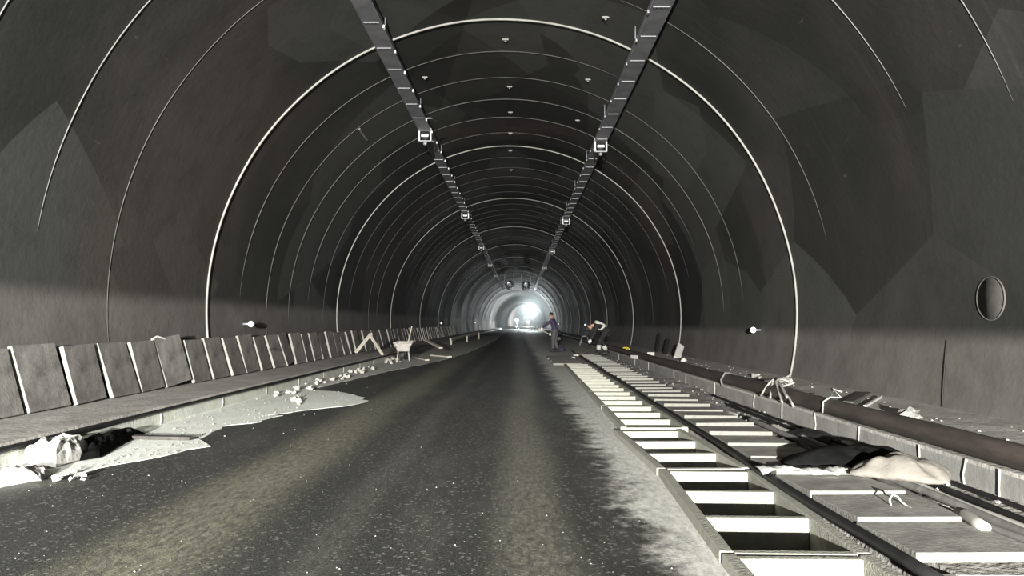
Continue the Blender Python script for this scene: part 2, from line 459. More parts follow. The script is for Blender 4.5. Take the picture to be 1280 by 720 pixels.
# soil between the gutter and the right curb
def strip(name, x0, x1, ya, yb, z, amp, m, nx, ny, seed=0):
    mb = MB(); rws = []
    for j in range(ny + 1):
        yy = ya + (yb - ya) * j / ny
        row = []
        for i in range(nx + 1):
            xx = x0 + (x1 - x0) * i / nx
            row.append(mb.bm.verts.new((xx + bend(yy), yy, z(xx) + amp * noise.noise(Vector((xx * 3.1, yy * 1.7, seed))) + amp * 0.5 * noise.noise(Vector((xx * 9, yy * 8, seed))))))
        rws.append(row)
    for a, b in zip(rws, rws[1:]):
        for i in range(nx):
            f = mb.bm.faces.new((a[i], a[i + 1], b[i + 1], b[i])); f.smooth = True
    return mb.build(name, m)
def soil_z(x):
    if x < 2.0: return -0.25
    if x < 2.66: return 0.0
    return 0.055
struct(strip('floor_soil', 1.86, 3.34, -2.0, 27.4, soil_z, 0.035, M['dirt'], 14, 300, 2))

# side ledges with their curbs
def ledge(name, xi, xo, z, m, lip=0.0):
    mb = MB(); prev = None
    for yy in [Y0, 0, 20, 40, 60, 75] + list(range(83, int(Y1), 8)):
        b = bend(yy)
        prof = [(xi, -0.5), (xi, z - 0.03), (xi + lip, z - 0.03), (xi + lip, z), (xo, z)]
        cur = [mb.bm.verts.new((x + b, yy, zz)) for x, zz in prof]
        if prev:
            for k in range(4):
                f = mb.bm.faces.new((prev[k], prev[k + 1], cur[k + 1], cur[k])); f.material_index = 0 if k >= 1 else 1
        prev = cur
    return struct(mb.build(name, m))
ledge('ledge_left', -4.42, -5.9, 0.23, [M['ledge'], M['curb_left']], 0.022)
ledge('ledge_right', 3.31, 5.5, 0.25, [M['ledge'], M['curb']], -0.0)
# mortar joints of the right curb
cj = [4.4, 5.09, 5.48, 6.11, 7.19, 8.26, 9.3, 10.4, 12.5, 14.66, 15.8, 18.9, 21.1, 24.5]
mb = MB()
for i, yy in enumerate(cj):
    wv = 0.012 * ((i * 7) % 5 - 2)
    mb.tube([(3.306, yy, 0.02), (3.303, yy + wv, 0.12), (3.306, yy - wv * 0.5, 0.245)], [0.010, 0.006, 0.009], 6)
struct(mb.build('trim_curb_joints', M['mortar']))
mb = MB()
for i in range(14):
    yy = 5.3 + i * 1.9
    mb.tube([(-4.417, yy, 0.0), (-4.414, yy + 0.02, 0.08), (-4.417, yy, 0.16)], [0.008, 0.006, 0.008], 6)
struct(mb.build('trim_curb_joints_left', M['mortar']))

# pale dust verge on the left: outline on the ground, raised a little, with a slit of bare asphalt
outl = [(-4.43, 3.0), (-4.05, 3.0), (-3.98, 4.4), (-3.96, 5.66), (-3.69, 6.2), (-3.36, 6.9), (-3.15, 7.5), (-3.42, 7.95), (-3.58, 8.95), (-3.31, 9.35), (-3.1, 10.6),
        (-2.55, 11.2), (-2.45, 11.9), (-2.87, 12.9), (-3.35, 13.5), (-3.97, 13.9), (-3.85, 15.0), (-3.76, 16), (-3.5, 18.0), (-3.32, 19.9), (-2.95, 22), (-2.7, 24), (-2.4, 27),
        (-2.2, 30.4), (-2.0, 40), (-1.73, 55), (-1.9, 74), (-4.43, 74)]
slit = [(-3.44, 9.98), (-3.05, 10.02), (-2.66, 10.32), (-2.60, 10.75), (-2.9, 10.72), (-3.2, 10.3)]
def rough_poly(P, stp, amp):
    out = []
    for i, a in enumerate(P):
        b = P[(i + 1) % len(P)]
        L = math.hypot(b[0] - a[0], b[1] - a[1]); n = max(1, int(L / stp))
        for k in range(n):
            t = k / n; x, y = a[0] + (b[0] - a[0]) * t, a[1] + (b[1] - a[1]) * t
            if x > -4.4:
                x += amp * noise.noise(Vector((x * 2.3, y * 2.3, 1))) + amp * 0.6 * noise.noise(Vector((x * 9, y * 9, 4)))
            out.append((x, y))
    return out
def inside(P, x, y):
    c = False
    for (x0, y0), (x1, y1) in zip(P, P[1:] + P[:1]):
        if (y0 > y) != (y1 > y) and x < (x1 - x0) * (y - y0) / (y1 - y0) + x0: c = not c
    return c
def flat_patch(name, polys, z, m):
    vs, es = [], []
    for P in polys:
        o = len(vs); vs += [Vector(q) for q in P]; es += [(o + k, o + (k + 1) % len(P)) for k in range(len(P))]
    V2, _, F2 = geometry.delaunay_2d_cdt(vs, es, [], 0, 1e-5)[:3]
    mb = MB(); v = [mb.bm.verts.new((q[0], q[1], z)) for q in V2]
    for t in F2:
        cx = sum(V2[i][0] for i in t) / 3; cy = sum(V2[i][1] for i in t) / 3
        if inside(polys[0], cx, cy) and not any(inside(P, cx, cy) for P in polys[1:]):
            mb.bm.faces.new([v[i] for i in t])
    for q in [q for q in mb.bm.verts if not q.link_faces]: mb.bm.verts.remove(q)
    bd = [e for e in mb.bm.edges if len(e.link_faces) == 1]
    ret = bmesh.ops.extrude_edge_only(mb.bm, edges=bd)
    for g in [g for g in ret['geom'] if isinstance(g, bmesh.types.BMVert)]: g.co.z = -0.004
    return mb.build(name, m)
tag(flat_patch('dust_verge', [rough_poly(outl, 0.16, 0.10), rough_poly(slit, 0.15, 0.03)], 0.004, M['dust']),
    'pale concrete dust spread along the road edge below the left curb', 'dust', kind='stuff')

# ------------------------------------------------------------------ leaning slabs along the left wall
def slab_mesh(wd, h, t):
    mb = MB()
    mb.box((0, 0, h / 2), (wd, t, h), None, 0)
    for f in mb.bm.faces:
        f.normal_update()
        f.material_index = 0 if abs(f.normal.y) > 0.5 else 1
    return mb
bases = []
for hh, ww in ((0.76, 0.76), (0.75, 0.74), (0.78, 0.77), (0.74, 0.72)):
    mb = slab_mesh(ww, hh, 0.055)
    o = mb.build('leaning_slab', [M['panel'], M['panel_edge']], bevel=0.006)
    bases.append(o)
n_sl = 70
yy = 6.15
rs = random.Random(11)
for i in range(n_sl):
    src = bases[i % 4]
    o = src if i < 4 else src.copy()
    if i >= 4: C.objects.link(o)
    pitch = 0.83
    yy += pitch
    lean = math.radians(14.5 + rs.uniform(-2.0, 2.0))
    foot = -5.50 + rs.uniform(-0.02, 0.02)
    # local x runs along the wall, local y points to the wall, then lean the top towards the wall
    yaw = math.radians(91.8 + rs.uniform(-2.2, 2.2) - (4 if i in (6, 14, 25) else 0))
    roll = math.radians(rs.uniform(-1.5, 1.5) + (-5 if i in (6, 13, 21, 30) else 0))
    m = Matrix.Rotation(yaw, 4, 'Z') @ Matrix.Rotation(-lean, 4, 'X') @ Matrix.Rotation(roll, 4, 'Y')
    o.matrix_world = Matrix.Translation((foot + bend(yy), yy, 0.232 + 0.033 * math.sin(lean) + abs(math.sin(roll)) * 0.37)) @ m
    if i < 30:
        lb = 'stained grey cover slab leaning on the left wall, %s from the near end' % ORD[i + 1]
    else:
        lb = 'small distant grey slab leaning on the left wall beyond the wheelbarrow'
    tag(o, lb, 'slab', 'cover slabs leaning along the left wall')

# ------------------------------------------------------------------ precast gutter frames on the right
def gutter(i, ya, xa, yb, xb):
    L = yb - ya; W = 0.78; ang = math.atan2(xb - xa, L); top = 0.06; hgt = 0.36
    lb = 'pale ladder-shaped precast gutter frame sunk beside the road, %s from the near end' % ORD[i + 1]
    e = empty('precast_gutter', (xa, ya, top - hgt), lb, 'gutter frame', 'precast gutter frames beside the road', -ang)
    for x0 in (0.0375, W - 0.0375):
        MB().box((x0, L / 2, hgt / 2), (0.075, L, hgt)).build('side_rail', M['precast'], e, bevel=0.008)
    n = 3
    for k in range(n + 1):
        yc = 0.03 + (L - 0.06) * k / n
        MB().box((W / 2, yc, hgt / 2 - 0.004), (W - 0.15, 0.06, hgt - 0.01)).build('crossbar', M['precast'], e, bevel=0.008)
    # mortar spilt in the cells
    for k in range(n):
        rr = random.Random(i * 7 + k); mb = MB()
        mb.ball((W * rr.uniform(0.35, 0.65), (L / n) * (k + rr.uniform(0.35, 0.7)), 0.02), rr.uniform(0.12, 0.2), rr.uniform(0.08, 0.14), 0.04, 2, 0.5, seed=k * 5 + i)
        mb.build('spilt_mortar', M['pit'], e)
for i, a in enumerate(GUT): gutter(i, *a)
# flat covers already laid beyond the open frames
for i in range(6):
    y0 = 22.0 + i * 0.86; t = 0.06
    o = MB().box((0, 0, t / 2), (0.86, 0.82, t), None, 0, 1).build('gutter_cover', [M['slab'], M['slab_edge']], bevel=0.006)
    o.location = (1.45 - 0.01 * i + 0.02 * (i % 2), y0 + 0.4, 0.0); o.rotation_euler = (0, 0, 0.03 * ((i % 3) - 1))
    MBs = MB()
    tag(o, 'flat grey cover laid over the gutter before the workers, %s from the open frames' % ORD[i + 1], 'slab', 'gutter covers before the workers')
mb = MB(); mb.box((0, 0, 0), (1.0, 5.3, 0.30)); struct(mb.build('trench_backfill', M['dirt'], loc=(1.42, 24.7, -0.155)))

# ------------------------------------------------------------------ cover slabs beside the gutter
ysl = [2.90, 3.58, 4.23, 4.89, 5.53]
while ysl[-1] < 26.0: ysl.append(ysl[-1] + 0.665)
sb = None
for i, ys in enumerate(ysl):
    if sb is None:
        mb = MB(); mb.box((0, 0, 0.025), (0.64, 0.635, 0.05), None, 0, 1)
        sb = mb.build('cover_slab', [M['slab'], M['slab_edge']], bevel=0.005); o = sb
    else:
        o = sb.copy(); C.objects.link(o)
    x0 = 1.925 + max(0, ys - 5) * 0.0125 + rs.uniform(-0.012, 0.012)
    o.location = (x0 + 0.32, ys + 0.32, 0.075 - (0.06 if i == 0 else 0) + rs.uniform(-0.008, 0.008))
    o.rotation_euler = (-0.045 + rs.uniform(-0.012, 0.012), rs.uniform(-0.012, 0.012), rs.uniform(-0.03, 0.03))
    lb = 'flat grey cover slab with pale edge lying beside the gutter frames, '
    lb += ('%s from the near end' % ORD[i + 1]) if i < 30 else 'far end of row'
    if i >= 30: lb = 'flat grey cover slab at the far end of the row by the bent worker'
    tag(o, lb, 'slab', 'cover slabs laid beside the gutter')

# bedding under the row of cover slabs
mb = MB(); mb.box((0, 0, 0), (0.56, 24.2, 0.1)); struct(mb.build('slab_bedding', M['dirt'], loc=(2.36, 15.6, 0.005)))

# wire lifting hook on a slab
c = gp(1118, 632, 0.125)
tag(MB().tube([c + Vector(p) for p in ((-0.03, -0.02, 0.0), (-0.03, 0.0, 0.035), (0.0, 0.03, 0.06), (0.035, 0.03, 0.05), (0.05, 0.01, 0.02), (0.065, -0.05, 0.002), (0.06, -0.09, 0.002))], 0.006, 6)
    .build('lifting_hook', M['white']), 'bent pale wire lifting hook on a cover slab before the beige sheet', 'hook')

# ------------------------------------------------------------------ pipes and cables
pts = [(3.385 + bend(y) + 0.01 * math.sin(y * 0.7), y, 0.345 + 0.006 * math.sin(y * 1.3)) for y in [-3 + 1.0 * k for k in range(0, 80)]]
pp = empty('steel_pipe', (3.43, 0, 0.345), 'long brown steel pipe lying along the top of the right curb', 'pipe')
o = MB().tube([Vector(p) - Vector((3.43, 0, 0.345)) for p in pts], 0.088, 14).build('pipe_wall', M['pipe'], pp)
for yy in (2.5, 8.6, 14.7, 20.8):
    MB().lathe([(0.09, -0.06), (0.10, -0.055), (0.10, 0.055), (0.09, 0.06)], (0.01 * math.sin(yy * 0.7), yy, 0.006 * math.sin(yy * 1.3)), (0, 1, 0), 14).build('pipe_coupling', M['pipe'], pp)
tag(MB().tube([(1.885 + 0.0125 * max(0, y - 5) + 0.012 * math.sin(y), y, 0.094 + 0.004 * math.sin(y * 2.1)) for y in [3.2 + 0.4 * k for k in range(72)]], 0.032, 8)
    .build('power_cable', M['rubber']), 'thick black cable in the slot between gutter frames and cover slabs', 'cable')
tag(MB().tube([(-4.400 + 0.003 * math.sin(y * 1.1) + bend(y), y, 0.172 + 0.004 * math.sin(y * 0.8)) for y in [-2 + 0.5 * k for k in range(150)]], 0.023, 8)
    .build('kerb_shade_line', M['rubber']), 'thin black tube standing in for the shadow under the lip of the left curb', 'cable')  # black tube drawn as the shadow gap below the lip
def wander(x, ya, yb, z, amp, sd, n=26):
    return [(x + amp * noise.noise(Vector((t * 3.0, sd, 0))) + 0.0, ya + (yb - ya) * t, z + 0.012 * noise.noise(Vector((t * 6, sd, 5)))) for t in [k / n for k in range(n + 1)]]
cab = [('grey cable nearest the cover slabs, lying beside the beige sheet', 2.66, 2.6, 7.0, 0.105, 0.022, 'cable'),
       ('thick grey cable second from the cover slabs, lying in the dirt', 2.76, 2.7, 9.0, 0.10, 0.030, 'cable'),
       ('pale dusty hose lying in the dirt between the cables', 2.87, 3.2, 8.4, 0.105, 0.026, 'mortar'),
       ('dark cable lying in the dirt below the curb joints', 2.98, 2.8, 10.5, 0.09, 0.024, 'rubber'),
       ('thin dark cable nearest the foot of the right curb', 3.12, 2.9, 12.0, 0.085, 0.018, 'rubber')]
for i, (lb, x, ya, yb, z, r, mm) in enumerate(cab):
    tag(MB().tube(wander(x, ya, yb, z, 0.09, i * 3.3), r, 8).build('site_cable', M[mm]), lb, 'cable', 'cables in the dirt below the right curb')
tag(MB().tube(wander(2.70, 9.2, 19.0, 0.10, 0.10, 40), 0.024, 8).build('site_cable', M['cable']), 'grey cable trailing beside the far cover slabs past the dark sack', 'cable', 'cables in the dirt below the right curb')
c0, c1 = gp(1198, 640, 0.14), gp(1232, 660, 0.14)
tag(MB().tube([c0, c0.lerp(c1, .3) + Vector((0, 0, .01)), c0.lerp(c1, .7), c1], [0.03, 0.034, 0.034, 0.03], 10).build('pipe_sleeve', M['joint_white']),
    'short white sleeve lying on the cables near the right frame edge', 'sleeve')

# rope bundle tied round the pipe below the pale joint hose
def px_at_x(px, py, X): return dp(px, py, F * (X - 0.052) / (px - VX))
mb = MB()
for k, (q0, q1, q2) in enumerate([((968, 474, 3.47), (960, 478, 3.38), (951, 495, 3.325)), ((971, 476, 3.47), (983, 490, 3.35), (992, 508, 3.325)), ((969, 473, 3.48), (972, 488, 3.345), (978, 503, 3.325)),
                                  ((967, 475, 3.48), (963, 486, 3.36), (963, 498, 3.33)), ((974, 478, 3.46), (978, 488, 3.35), (984, 497, 3.33)), ((990, 474, 3.62), (982, 477, 3.54), (970, 478, 3.45)),
                                  ((993, 478, 3.60), (984, 482, 3.5), (973, 484, 3.42)), ((965, 477, 3.42), (978, 474, 3.55), (990, 476, 3.6)), ((970, 480, 3.42), (984, 471, 3.62), (989, 468, 3.7))]):
    P = [px_at_x(*q) for q in (q0, q1, q2)]
    fine = [P[0] * (1 - t) ** 2 + P[1] * 2 * t * (1 - t) + P[2] * t * t for t in [i / 8 for i in range(9)]]
    mb.tube(fine, 0.014, 6)
lp = [px_at_x(980, 476, 3.53) + Vector((0.10 * math.cos(q), 0.16 * math.sin(q), 0.03 * math.sin(2 * q))) for q in [0.5 * i for i in range(14)]]
mb.tube(lp, 0.015, 6)
hp = arc_pt(math.radians(102.5), 13.74, R - 0.02); hq = px_at_x(985, 474, 3.62)
mb.tube([hp, hp.lerp(hq, .3) + Vector((0, 0, -0.02)), hp.lerp(hq, .7), hq], 0.013, 6)
tag(mb.build('rope_bundle', M['joint_white']), 'tangled pale rope tied round the pipe below the brightest arch joint on the right', 'rope')
yt = 12.0
tag(MB().tube([(3.285, yt - 0.05, 0.24), (3.275, yt, 0.33), (3.34, yt, 0.445), (3.47, yt + 0.05, 0.42), (3.8, yt + 0.4, 0.30), (4.2, yt + 0.7, 0.27)], 0.017, 6)
    .build('rope_tie', M['cable']), 'single grey rope looped over the pipe beyond the rope tangle', 'rope')
tag(MB().tube([(3.283, 8.0, 0.28), (3.29, 8.0, 0.40), (3.38, 8.03, 0.447), (3.46, 7.95, 0.45), (3.43, 8.1, 0.53), (3.52, 8.05, 0.50)], 0.010, 6)
    .build('wire_tie', M['joint_white']), 'small twisted pale wire tied on the pipe before the rope tangle', 'wire')

# ------------------------------------------------------------------ sheets and sacks
def lump(name, outline, h, m, seed, folds=0.05, zb=0.0, peak=(0.5, 0.5), power=0.8, crumple=0.0):
    """closed draped heap over a ground outline"""
    P = [Vector((x, y, 0)) for x, y in outline]
    n = len(P); cx = sum(p.x for p in P) / n; cy = sum(p.y for p in P) / n
    minx, maxx = min(p.x for p in P), max(p.x for p in P); miny, maxy = min(p.y for p in P), max(p.y for p in P)
    c = Vector((minx + (maxx - minx) * peak[0], miny + (maxy - miny) * peak[1], 0))
    fine = []
    for i in range(n):
        for k in range(5): fine.append(P[i].lerp(P[(i + 1) % n], k / 5))
    mb = MB(); rings = []
    for j in range(9):
        t = 1 - j / 9.0
        ring = []
        for k, p in enumerate(fine):
            q = c + (p - c) * t
            hh = h * (1 - t ** 1.6) ** power
            nz = noise.noise(Vector((q.x * 4.2, q.y * 4.2, seed))) + 0.6 * noise.noise(Vector((q.x * 11, q.y * 9, seed + 3)))
            rdg = abs(noise.noise(Vector((q.x * 6.0, q.y * 3.0, seed + 9))))
            z = zb + hh * (1 + 0.35 * nz) + folds * (0.35 - rdg) * (1 - abs(2 * t - 1)) 
            if crumple and j: z += crumple * (noise.noise(Vector((q.x * 17, q.y * 13, seed))) + abs(noise.noise(Vector((q.x * 9 + q.y * 6, q.y * 3, seed))))) 
            if j == 0: z = zb
            ring.append(mb.bm.verts.new((q.x, q.y, max(zb, z))))
        rings.append(ring)
    for A, B in zip(rings, rings[1:]):
        for k in range(len(fine)):
            f = mb.bm.faces.new((A[k], A[(k + 1) % len(fine)], B[(k + 1) % len(fine)], B[k])); f.smooth = crumple < 0.028
    f = mb.bm.faces.new(rings[-1]); f.smooth = True
    mb.bm.faces.new(rings[0][::-1])
    o = mb.build(name, m)
    if crumple < 0.028:
        s = o.modifiers.new('sub', 'SUBSURF'); s.levels = 1; s.render_levels = 1
    return o
tag(lump('beige_sheet', [(2.38, 5.42), (2.62, 5.22), (2.85, 5.05), (3.0, 5.08), (3.16, 5.32), (3.12, 5.6), (2.8, 5.72), (2.5, 5.62)], 0.15, M['cloth_beige'], 3, 0.12, 0.115, (0.5, 0.65), 0.55, 0.025),
    'crumpled beige sheet heaped at the end of the cover slabs below the right curb', 'sheet')
tag(lump('dark_sheet', [(2.0, 5.75), (2.4, 5.72), (2.9, 5.8), (3.22, 5.7), (3.24, 6.25), (2.9, 6.35), (2.45, 6.25), (2.05, 6.0)], 0.15, M['cloth_dark'], 8, 0.06, 0.11, (0.6, 0.4), 0.6),
    'black plastic sheet bunched behind the beige sheet', 'sheet')
tl = []
mb = MB(); rowsT = []
for k in range(17):
    t = k / 16; x = 1.80 + 0.66 * t; yb = 5.55 + 0.06 * math.sin(t * 7)
    hw = 0.07 + 0.03 * math.sin(t * 9 + 1)
    rowsT.append([mb.bm.verts.new((x, yb + hw * s, 0.142 + 0.012 * math.sin(t * 23 + s * 2) + 0.012 * (1 - abs(s)))) for s in (-1, -0.5, 0, 0.5, 1)])
for A, B in zip(rowsT, rowsT[1:]):
    for k in range(4): mb.bm.faces.new((A[k], A[k + 1], B[k + 1], B[k])).smooth = True
o = mb.build('cloth_strip', M['white']); so = o.modifiers.new('thick', 'SOLIDIFY'); so.thickness = 0.012
tag(o, 'white cloth strip lying over the slabs from the beige sheet to the gutter', 'cloth')

def poly_px(L, z=0.02): return [tuple(gp(x, y, z)[:2]) for x, y in L]
tag(lump('white_sack', [(-4.38, 6.5), (-4.2, 6.25), (-3.98, 6.35), (-3.98, 6.75), (-4.12, 7.1), (-4.38, 7.0)], 0.17, M['cloth_white'], 21, 0.2, 0.014, (0.4, 0.6), 0.45, 0.05),
    'crumpled white sack lying on the dust below the left curb', 'sack')
tag(lump('white_cloth', [(-4.36, 5.95), (-4.1, 5.75), (-3.75, 5.8), (-3.85, 6.08), (-3.98, 6.2), (-4.3, 6.2)], 0.06, M['cloth_white'], 27, 0.06, 0.014, (0.5, 0.5), 0.6, 0.03),
    'flattened white cloth on the dust just before the white sack', 'cloth')
tag(lump('dark_cloth', [(-3.94, 6.62), (-3.86, 6.8), (-4.05, 7.5), (-4.2, 8.3), (-4.39, 8.45), (-4.39, 7.2), (-4.1, 7.15), (-3.96, 6.85)], 0.10, M['cloth_dark'], 33, 0.08, 0.014, (0.4, 0.4), 0.5, 0.03),
    'dark crumpled cloth spread behind the white sack', 'cloth')
a, b = gp(162, 546, 0.03), gp(240, 547.5, 0.03)
tag(MB().bar(a, b, 0.035, 0.10, (0, 1, 0)).build('dark_bar', M['wood_dark'], bevel=0.004), 'narrow dark bar lying on the pale dust beside the dark cloth', 'board')  # thin dark bar running right from the dark stone
tag(MB().ball(gp(158, 543, 0.05), 0.07, 0.06, 0.05, 2, 0.5, seed=4).build('dark_stone', M['wood_dark']), 'dark lump of stone at the end of the narrow dark bar', 'stone')
sx = gp(1018, 551, 0.06)
tag(lump('dark_sack', [(sx.x - 0.28, sx.y - 0.1), (sx.x, sx.y - 0.2), (sx.x + 0.28, sx.y - 0.1), (sx.x + 0.25, sx.y + 0.3), (sx.x - 0.1, sx.y + 0.4), (sx.x - 0.3, sx.y + 0.2)], 0.11, M['rubber'], 51, 0.05, 0.05, (0.5, 0.5), 0.6),
    'dark sagging sack against the foot of the right curb', 'sack')

# ------------------------------------------------------------------ timber and litter
def stick(name, a, b, wd, h, mm, label, cat, up=(0, 0, 1)):
    return tag(MB().bar(a, b, wd, h, up).build(name, M[mm], bevel=0.004), label, cat)
L = 0.245
def foot(px, Y, x): return Vector((x, Y, L))
stick('timber_strut', dp(445, 441, 22.0) + Vector((0, 0, 0.02)), dp(464, 417, 22.6), 0.10, 0.05, 'wood', 'pale timber strut propped across the leaning slabs, leaning to the right', 'timber')
stick('timber_strut', dp(463, 420, 22.3), dp(478, 443, 21.6), 0.07, 0.05, 'wood', 'pale timber strut crossing the other one, leaning to the left', 'timber')
stick('timber_plank', dp(532, 425, 30), dp(551, 435, 27), 0.14, 0.05, 'wood', 'short pale plank lying aslant beyond the wheelbarrow', 'plank')
a, b = dp(563, 424, 42), dp(599, 414.5, 57)
e = empty('timber_rail', ((a.x + b.x) / 2, (a.y + b.y) / 2, 0.02), 'long pale timber rail on short posts along the far left verge', 'rail')
oo = e.location
MB().bar(a - oo, b - oo, 0.10, 0.12).build('rail_beam', M['wood'], e)
for t in (0.02, 0.5, 0.98):
    p = a.lerp(b, t) - oo
    MB().box((p.x, p.y, (p.z - 0.0) / 2), (0.10, 0.10, max(0.2, p.z)), None).build('rail_post', M['wood'], e)
stick('timber_plank', gp(481, 446, 0.04), gp(497, 449, 0.04), 0.12, 0.04, 'wood', 'small pale board lying by the wheelbarrow wheel', 'plank')
stick('timber_plank', gp(521, 447, 0.04), gp(534, 450, 0.04), 0.14, 0.04, 'wood', 'pale board lying flat to the right of the wheelbarrow', 'plank')
stick('timber_plank', gp(540, 444, 0.05), gp(562, 446, 0.05), 0.18, 0.05, 'wood', 'long pale board lying on the verge beyond the wheelbarrow', 'plank')
stick('pale_batten', gp(1081, 508, 0.27), gp(1101, 496, 0.27), 0.035, 0.03, 'white', 'short white batten lying on the right ledge behind the pipe', 'batten')
stick('dark_batten', gp(1060, 503, 0.275), gp(1083, 491, 0.275), 0.12, 0.03, 'wood_dark', 'dark board lying on the right ledge beside the white batten', 'board')
stick('pale_offcut', gp(1127, 523, 0.265), gp(1151, 521.5, 0.265), 0.05, 0.02, 'mortar', 'thin pale slat lying on the right ledge by a broken lump', 'slat')
tag(MB().ball(gp(1137, 517, 0.30), 0.10, 0.12, 0.06, 2, 0.6, seed=9).build('mortar_lump', M['stone_dark']), 'broken grey lump behind the thin pale slat on the right ledge', 'stone')
stick('dark_post', dp(821, 440, 25.6), dp(824, 417, 26.2), 0.09, 0.06, 'rubber', 'taller dark stake standing on the right ledge against the wall', 'stake', (0, 1, 0))
stick('dark_post', dp(831.5, 442.5, 24.0), dp(835, 424, 24.4), 0.12, 0.07, 'rubber', 'shorter dark stake standing beside the white board', 'stake', (0, 1, 0))
stick('white_board', dp(846, 448, 21.2), dp(851, 431.5, 21.7), 0.20, 0.07, 'white', 'small white board propped up on the right ledge', 'board', (0, 1, 0))
tag(MB().ball(gp(854.5, 450, 0.30), 0.07, 0.07, 0.06, 2, 0.4, seed=19).build('white_stone', M['stone']), 'white stone beside the propped white board', 'stone')
stick('white_block', gp(789, 446, 0.30), gp(797, 446.5, 0.30), 0.10, 0.04, 'white', 'white block lying by the foot of an arch joint on the right', 'block', (0, 1, 0))
stick('white_offcut', gp(809, 443, 0.28), gp(818, 443, 0.28), 0.14, 0.05, 'white', 'flat white offcut before the taller dark stake', 'offcut', (0, 1, 0))
stick('white_offcut', gp(941, 470, 0.28), gp(949, 471, 0.28), 0.10, 0.05, 'white', 'small white offcut on the right ledge beyond the rope tangle', 'offcut', (0, 1, 0))
c = dp(780, 438.5, 25.5)
tag(MB().tube([c + Vector((0.16 * math.cos(q) + 0.05 * math.sin(3 * q), 0.12 * math.sin(q), 0.13 * math.sin(q * 1.5) - 0.02)) for q in [0.42 * k for k in range(22)]], 0.024, 6)
    .build('yellow_hose', M['yellow']), 'small coil of yellow hose on the right curb near the bent worker', 'hose')
stick('pale_plank', gp(720, 444, 0.14), gp(737, 437, 0.14), 0.18, 0.05, 'wood', 'pale plank lying at the bent worker\'s feet', 'plank')
tag(MB().tube([ap(532.5, 148, 0.55), ap(538, 147.5, 0.5), ap(546, 151, 0.45)], 0.012, 6).build('loose_wire', M['bright']), 'loose bright wire end sticking out of the left cable tray', 'wire')
tag(MB().tube([dp(189, 425, 9.0), dp(196, 420.5, 9.05), dp(203, 422.5, 9.15), dp(209, 424.5, 9.2)], 0.012, 6).build('wire_offcut', M['joint_white']), 'bent pale wire lying on top of the leaning slabs', 'wire')

# stones: every larger piece on its own, the grit as one
sb_ = []
for k in range(6):
    mb = MB(); mb.ball((0, 0, 0), 1.0, 0.8, 0.65, 2, 0.55, seed=k * 13 + 1)
    sb_.append(mb.build('rubble_stone', M['stone']))
cl = []
for k in range(46):
    t = rs.random(); px = 345 + 150 * t + rs.uniform(-6, 6); py = 494 - 44 * t + rs.uniform(-3, 4)
    cl.append((px, py, rs.uniform(0.02, 0.06)))
for k in range(8): cl.append((rs.uniform(470, 496), rs.uniform(449, 455), rs.uniform(0.04, 0.09)))
for k in range(14): cl.append((rs.uniform(20, 110), rs.uniform(590, 600) - 0.0, rs.uniform(0.015, 0.035)))
for k in range(6): cl.append((rs.uniform(360, 378), rs.uniform(497, 506), rs.uniform(0.03, 0.05)))
for i, (px, py, r) in enumerate(cl):
    o = sb_[i % 6] if i < 6 else sb_[i % 6].copy()
    if i >= 6: C.objects.link(o)
    p = gp(px, py, 0.02); p.x = max(p.x, -4.36 + r)
    o.location = (p.x, p.y, 0.014 + r * 0.45); o.scale = (r, r, r); o.rotation_euler = (rs.uniform(0, 0.4), rs.uniform(0, .4), rs.uniform(0, 6))
    lb = ('pale broken stone in the rubble along the foot of the left curb' if px > 300 else 'small pale stone in the grit around the white cloth')
    tag(o, lb, 'stone', 'rubble along the left curb' if px > 300 else 'stones by the white cloth')
mb = MB(); rg = random.Random(77)
for k in range(1500):
    if k < 1350: px, py = rg.uniform(5, 460), 606 - 150 * rg.random() ** 0.7; x0, x1 = -4.38, -2.6
    else: px, py = rg.uniform(5, 900), rg.uniform(470, 716); x0, x1 = -4.3, 1.0
    p = gp(px, py, 0.0)
    if not (x0 < p.x < x1) or (k < 1350 and not inside(outl, p.x, p.y) and k % 12): continue
    r = rg.uniform(0.004, 0.013) if k < 1350 else rg.uniform(0.002, 0.005)
    mb.ball((p.x, p.y, 0.012 if p.x < -3.2 else 0.002), r, r, r * 0.8, 1, 0.5, seed=k)
tag(mb.build('grit', M['stone_dark']), 'loose pale grit scattered over the road and the dust verge', 'grit', kind='stuff')
mb = MB()
for k in range(500):
    y_ = 2.6 + rg.random() ** 1.5 * 22; x_ = rg.choice((rg.uniform(2.6, 3.25), rg.uniform(3.55, 4.9)))
    r = rg.uniform(0.006, 0.018)
    mb.ball((x_, y_, (0.075 if x_ < 3.3 else 0.25) + r * 0.3), r, r, r * 0.7, 1, 0.5, seed=k)
tag(mb.build('rubble', M['stone_dark']), 'small mortar crumbs scattered along both sides of the right curb', 'rubble', kind='stuff')

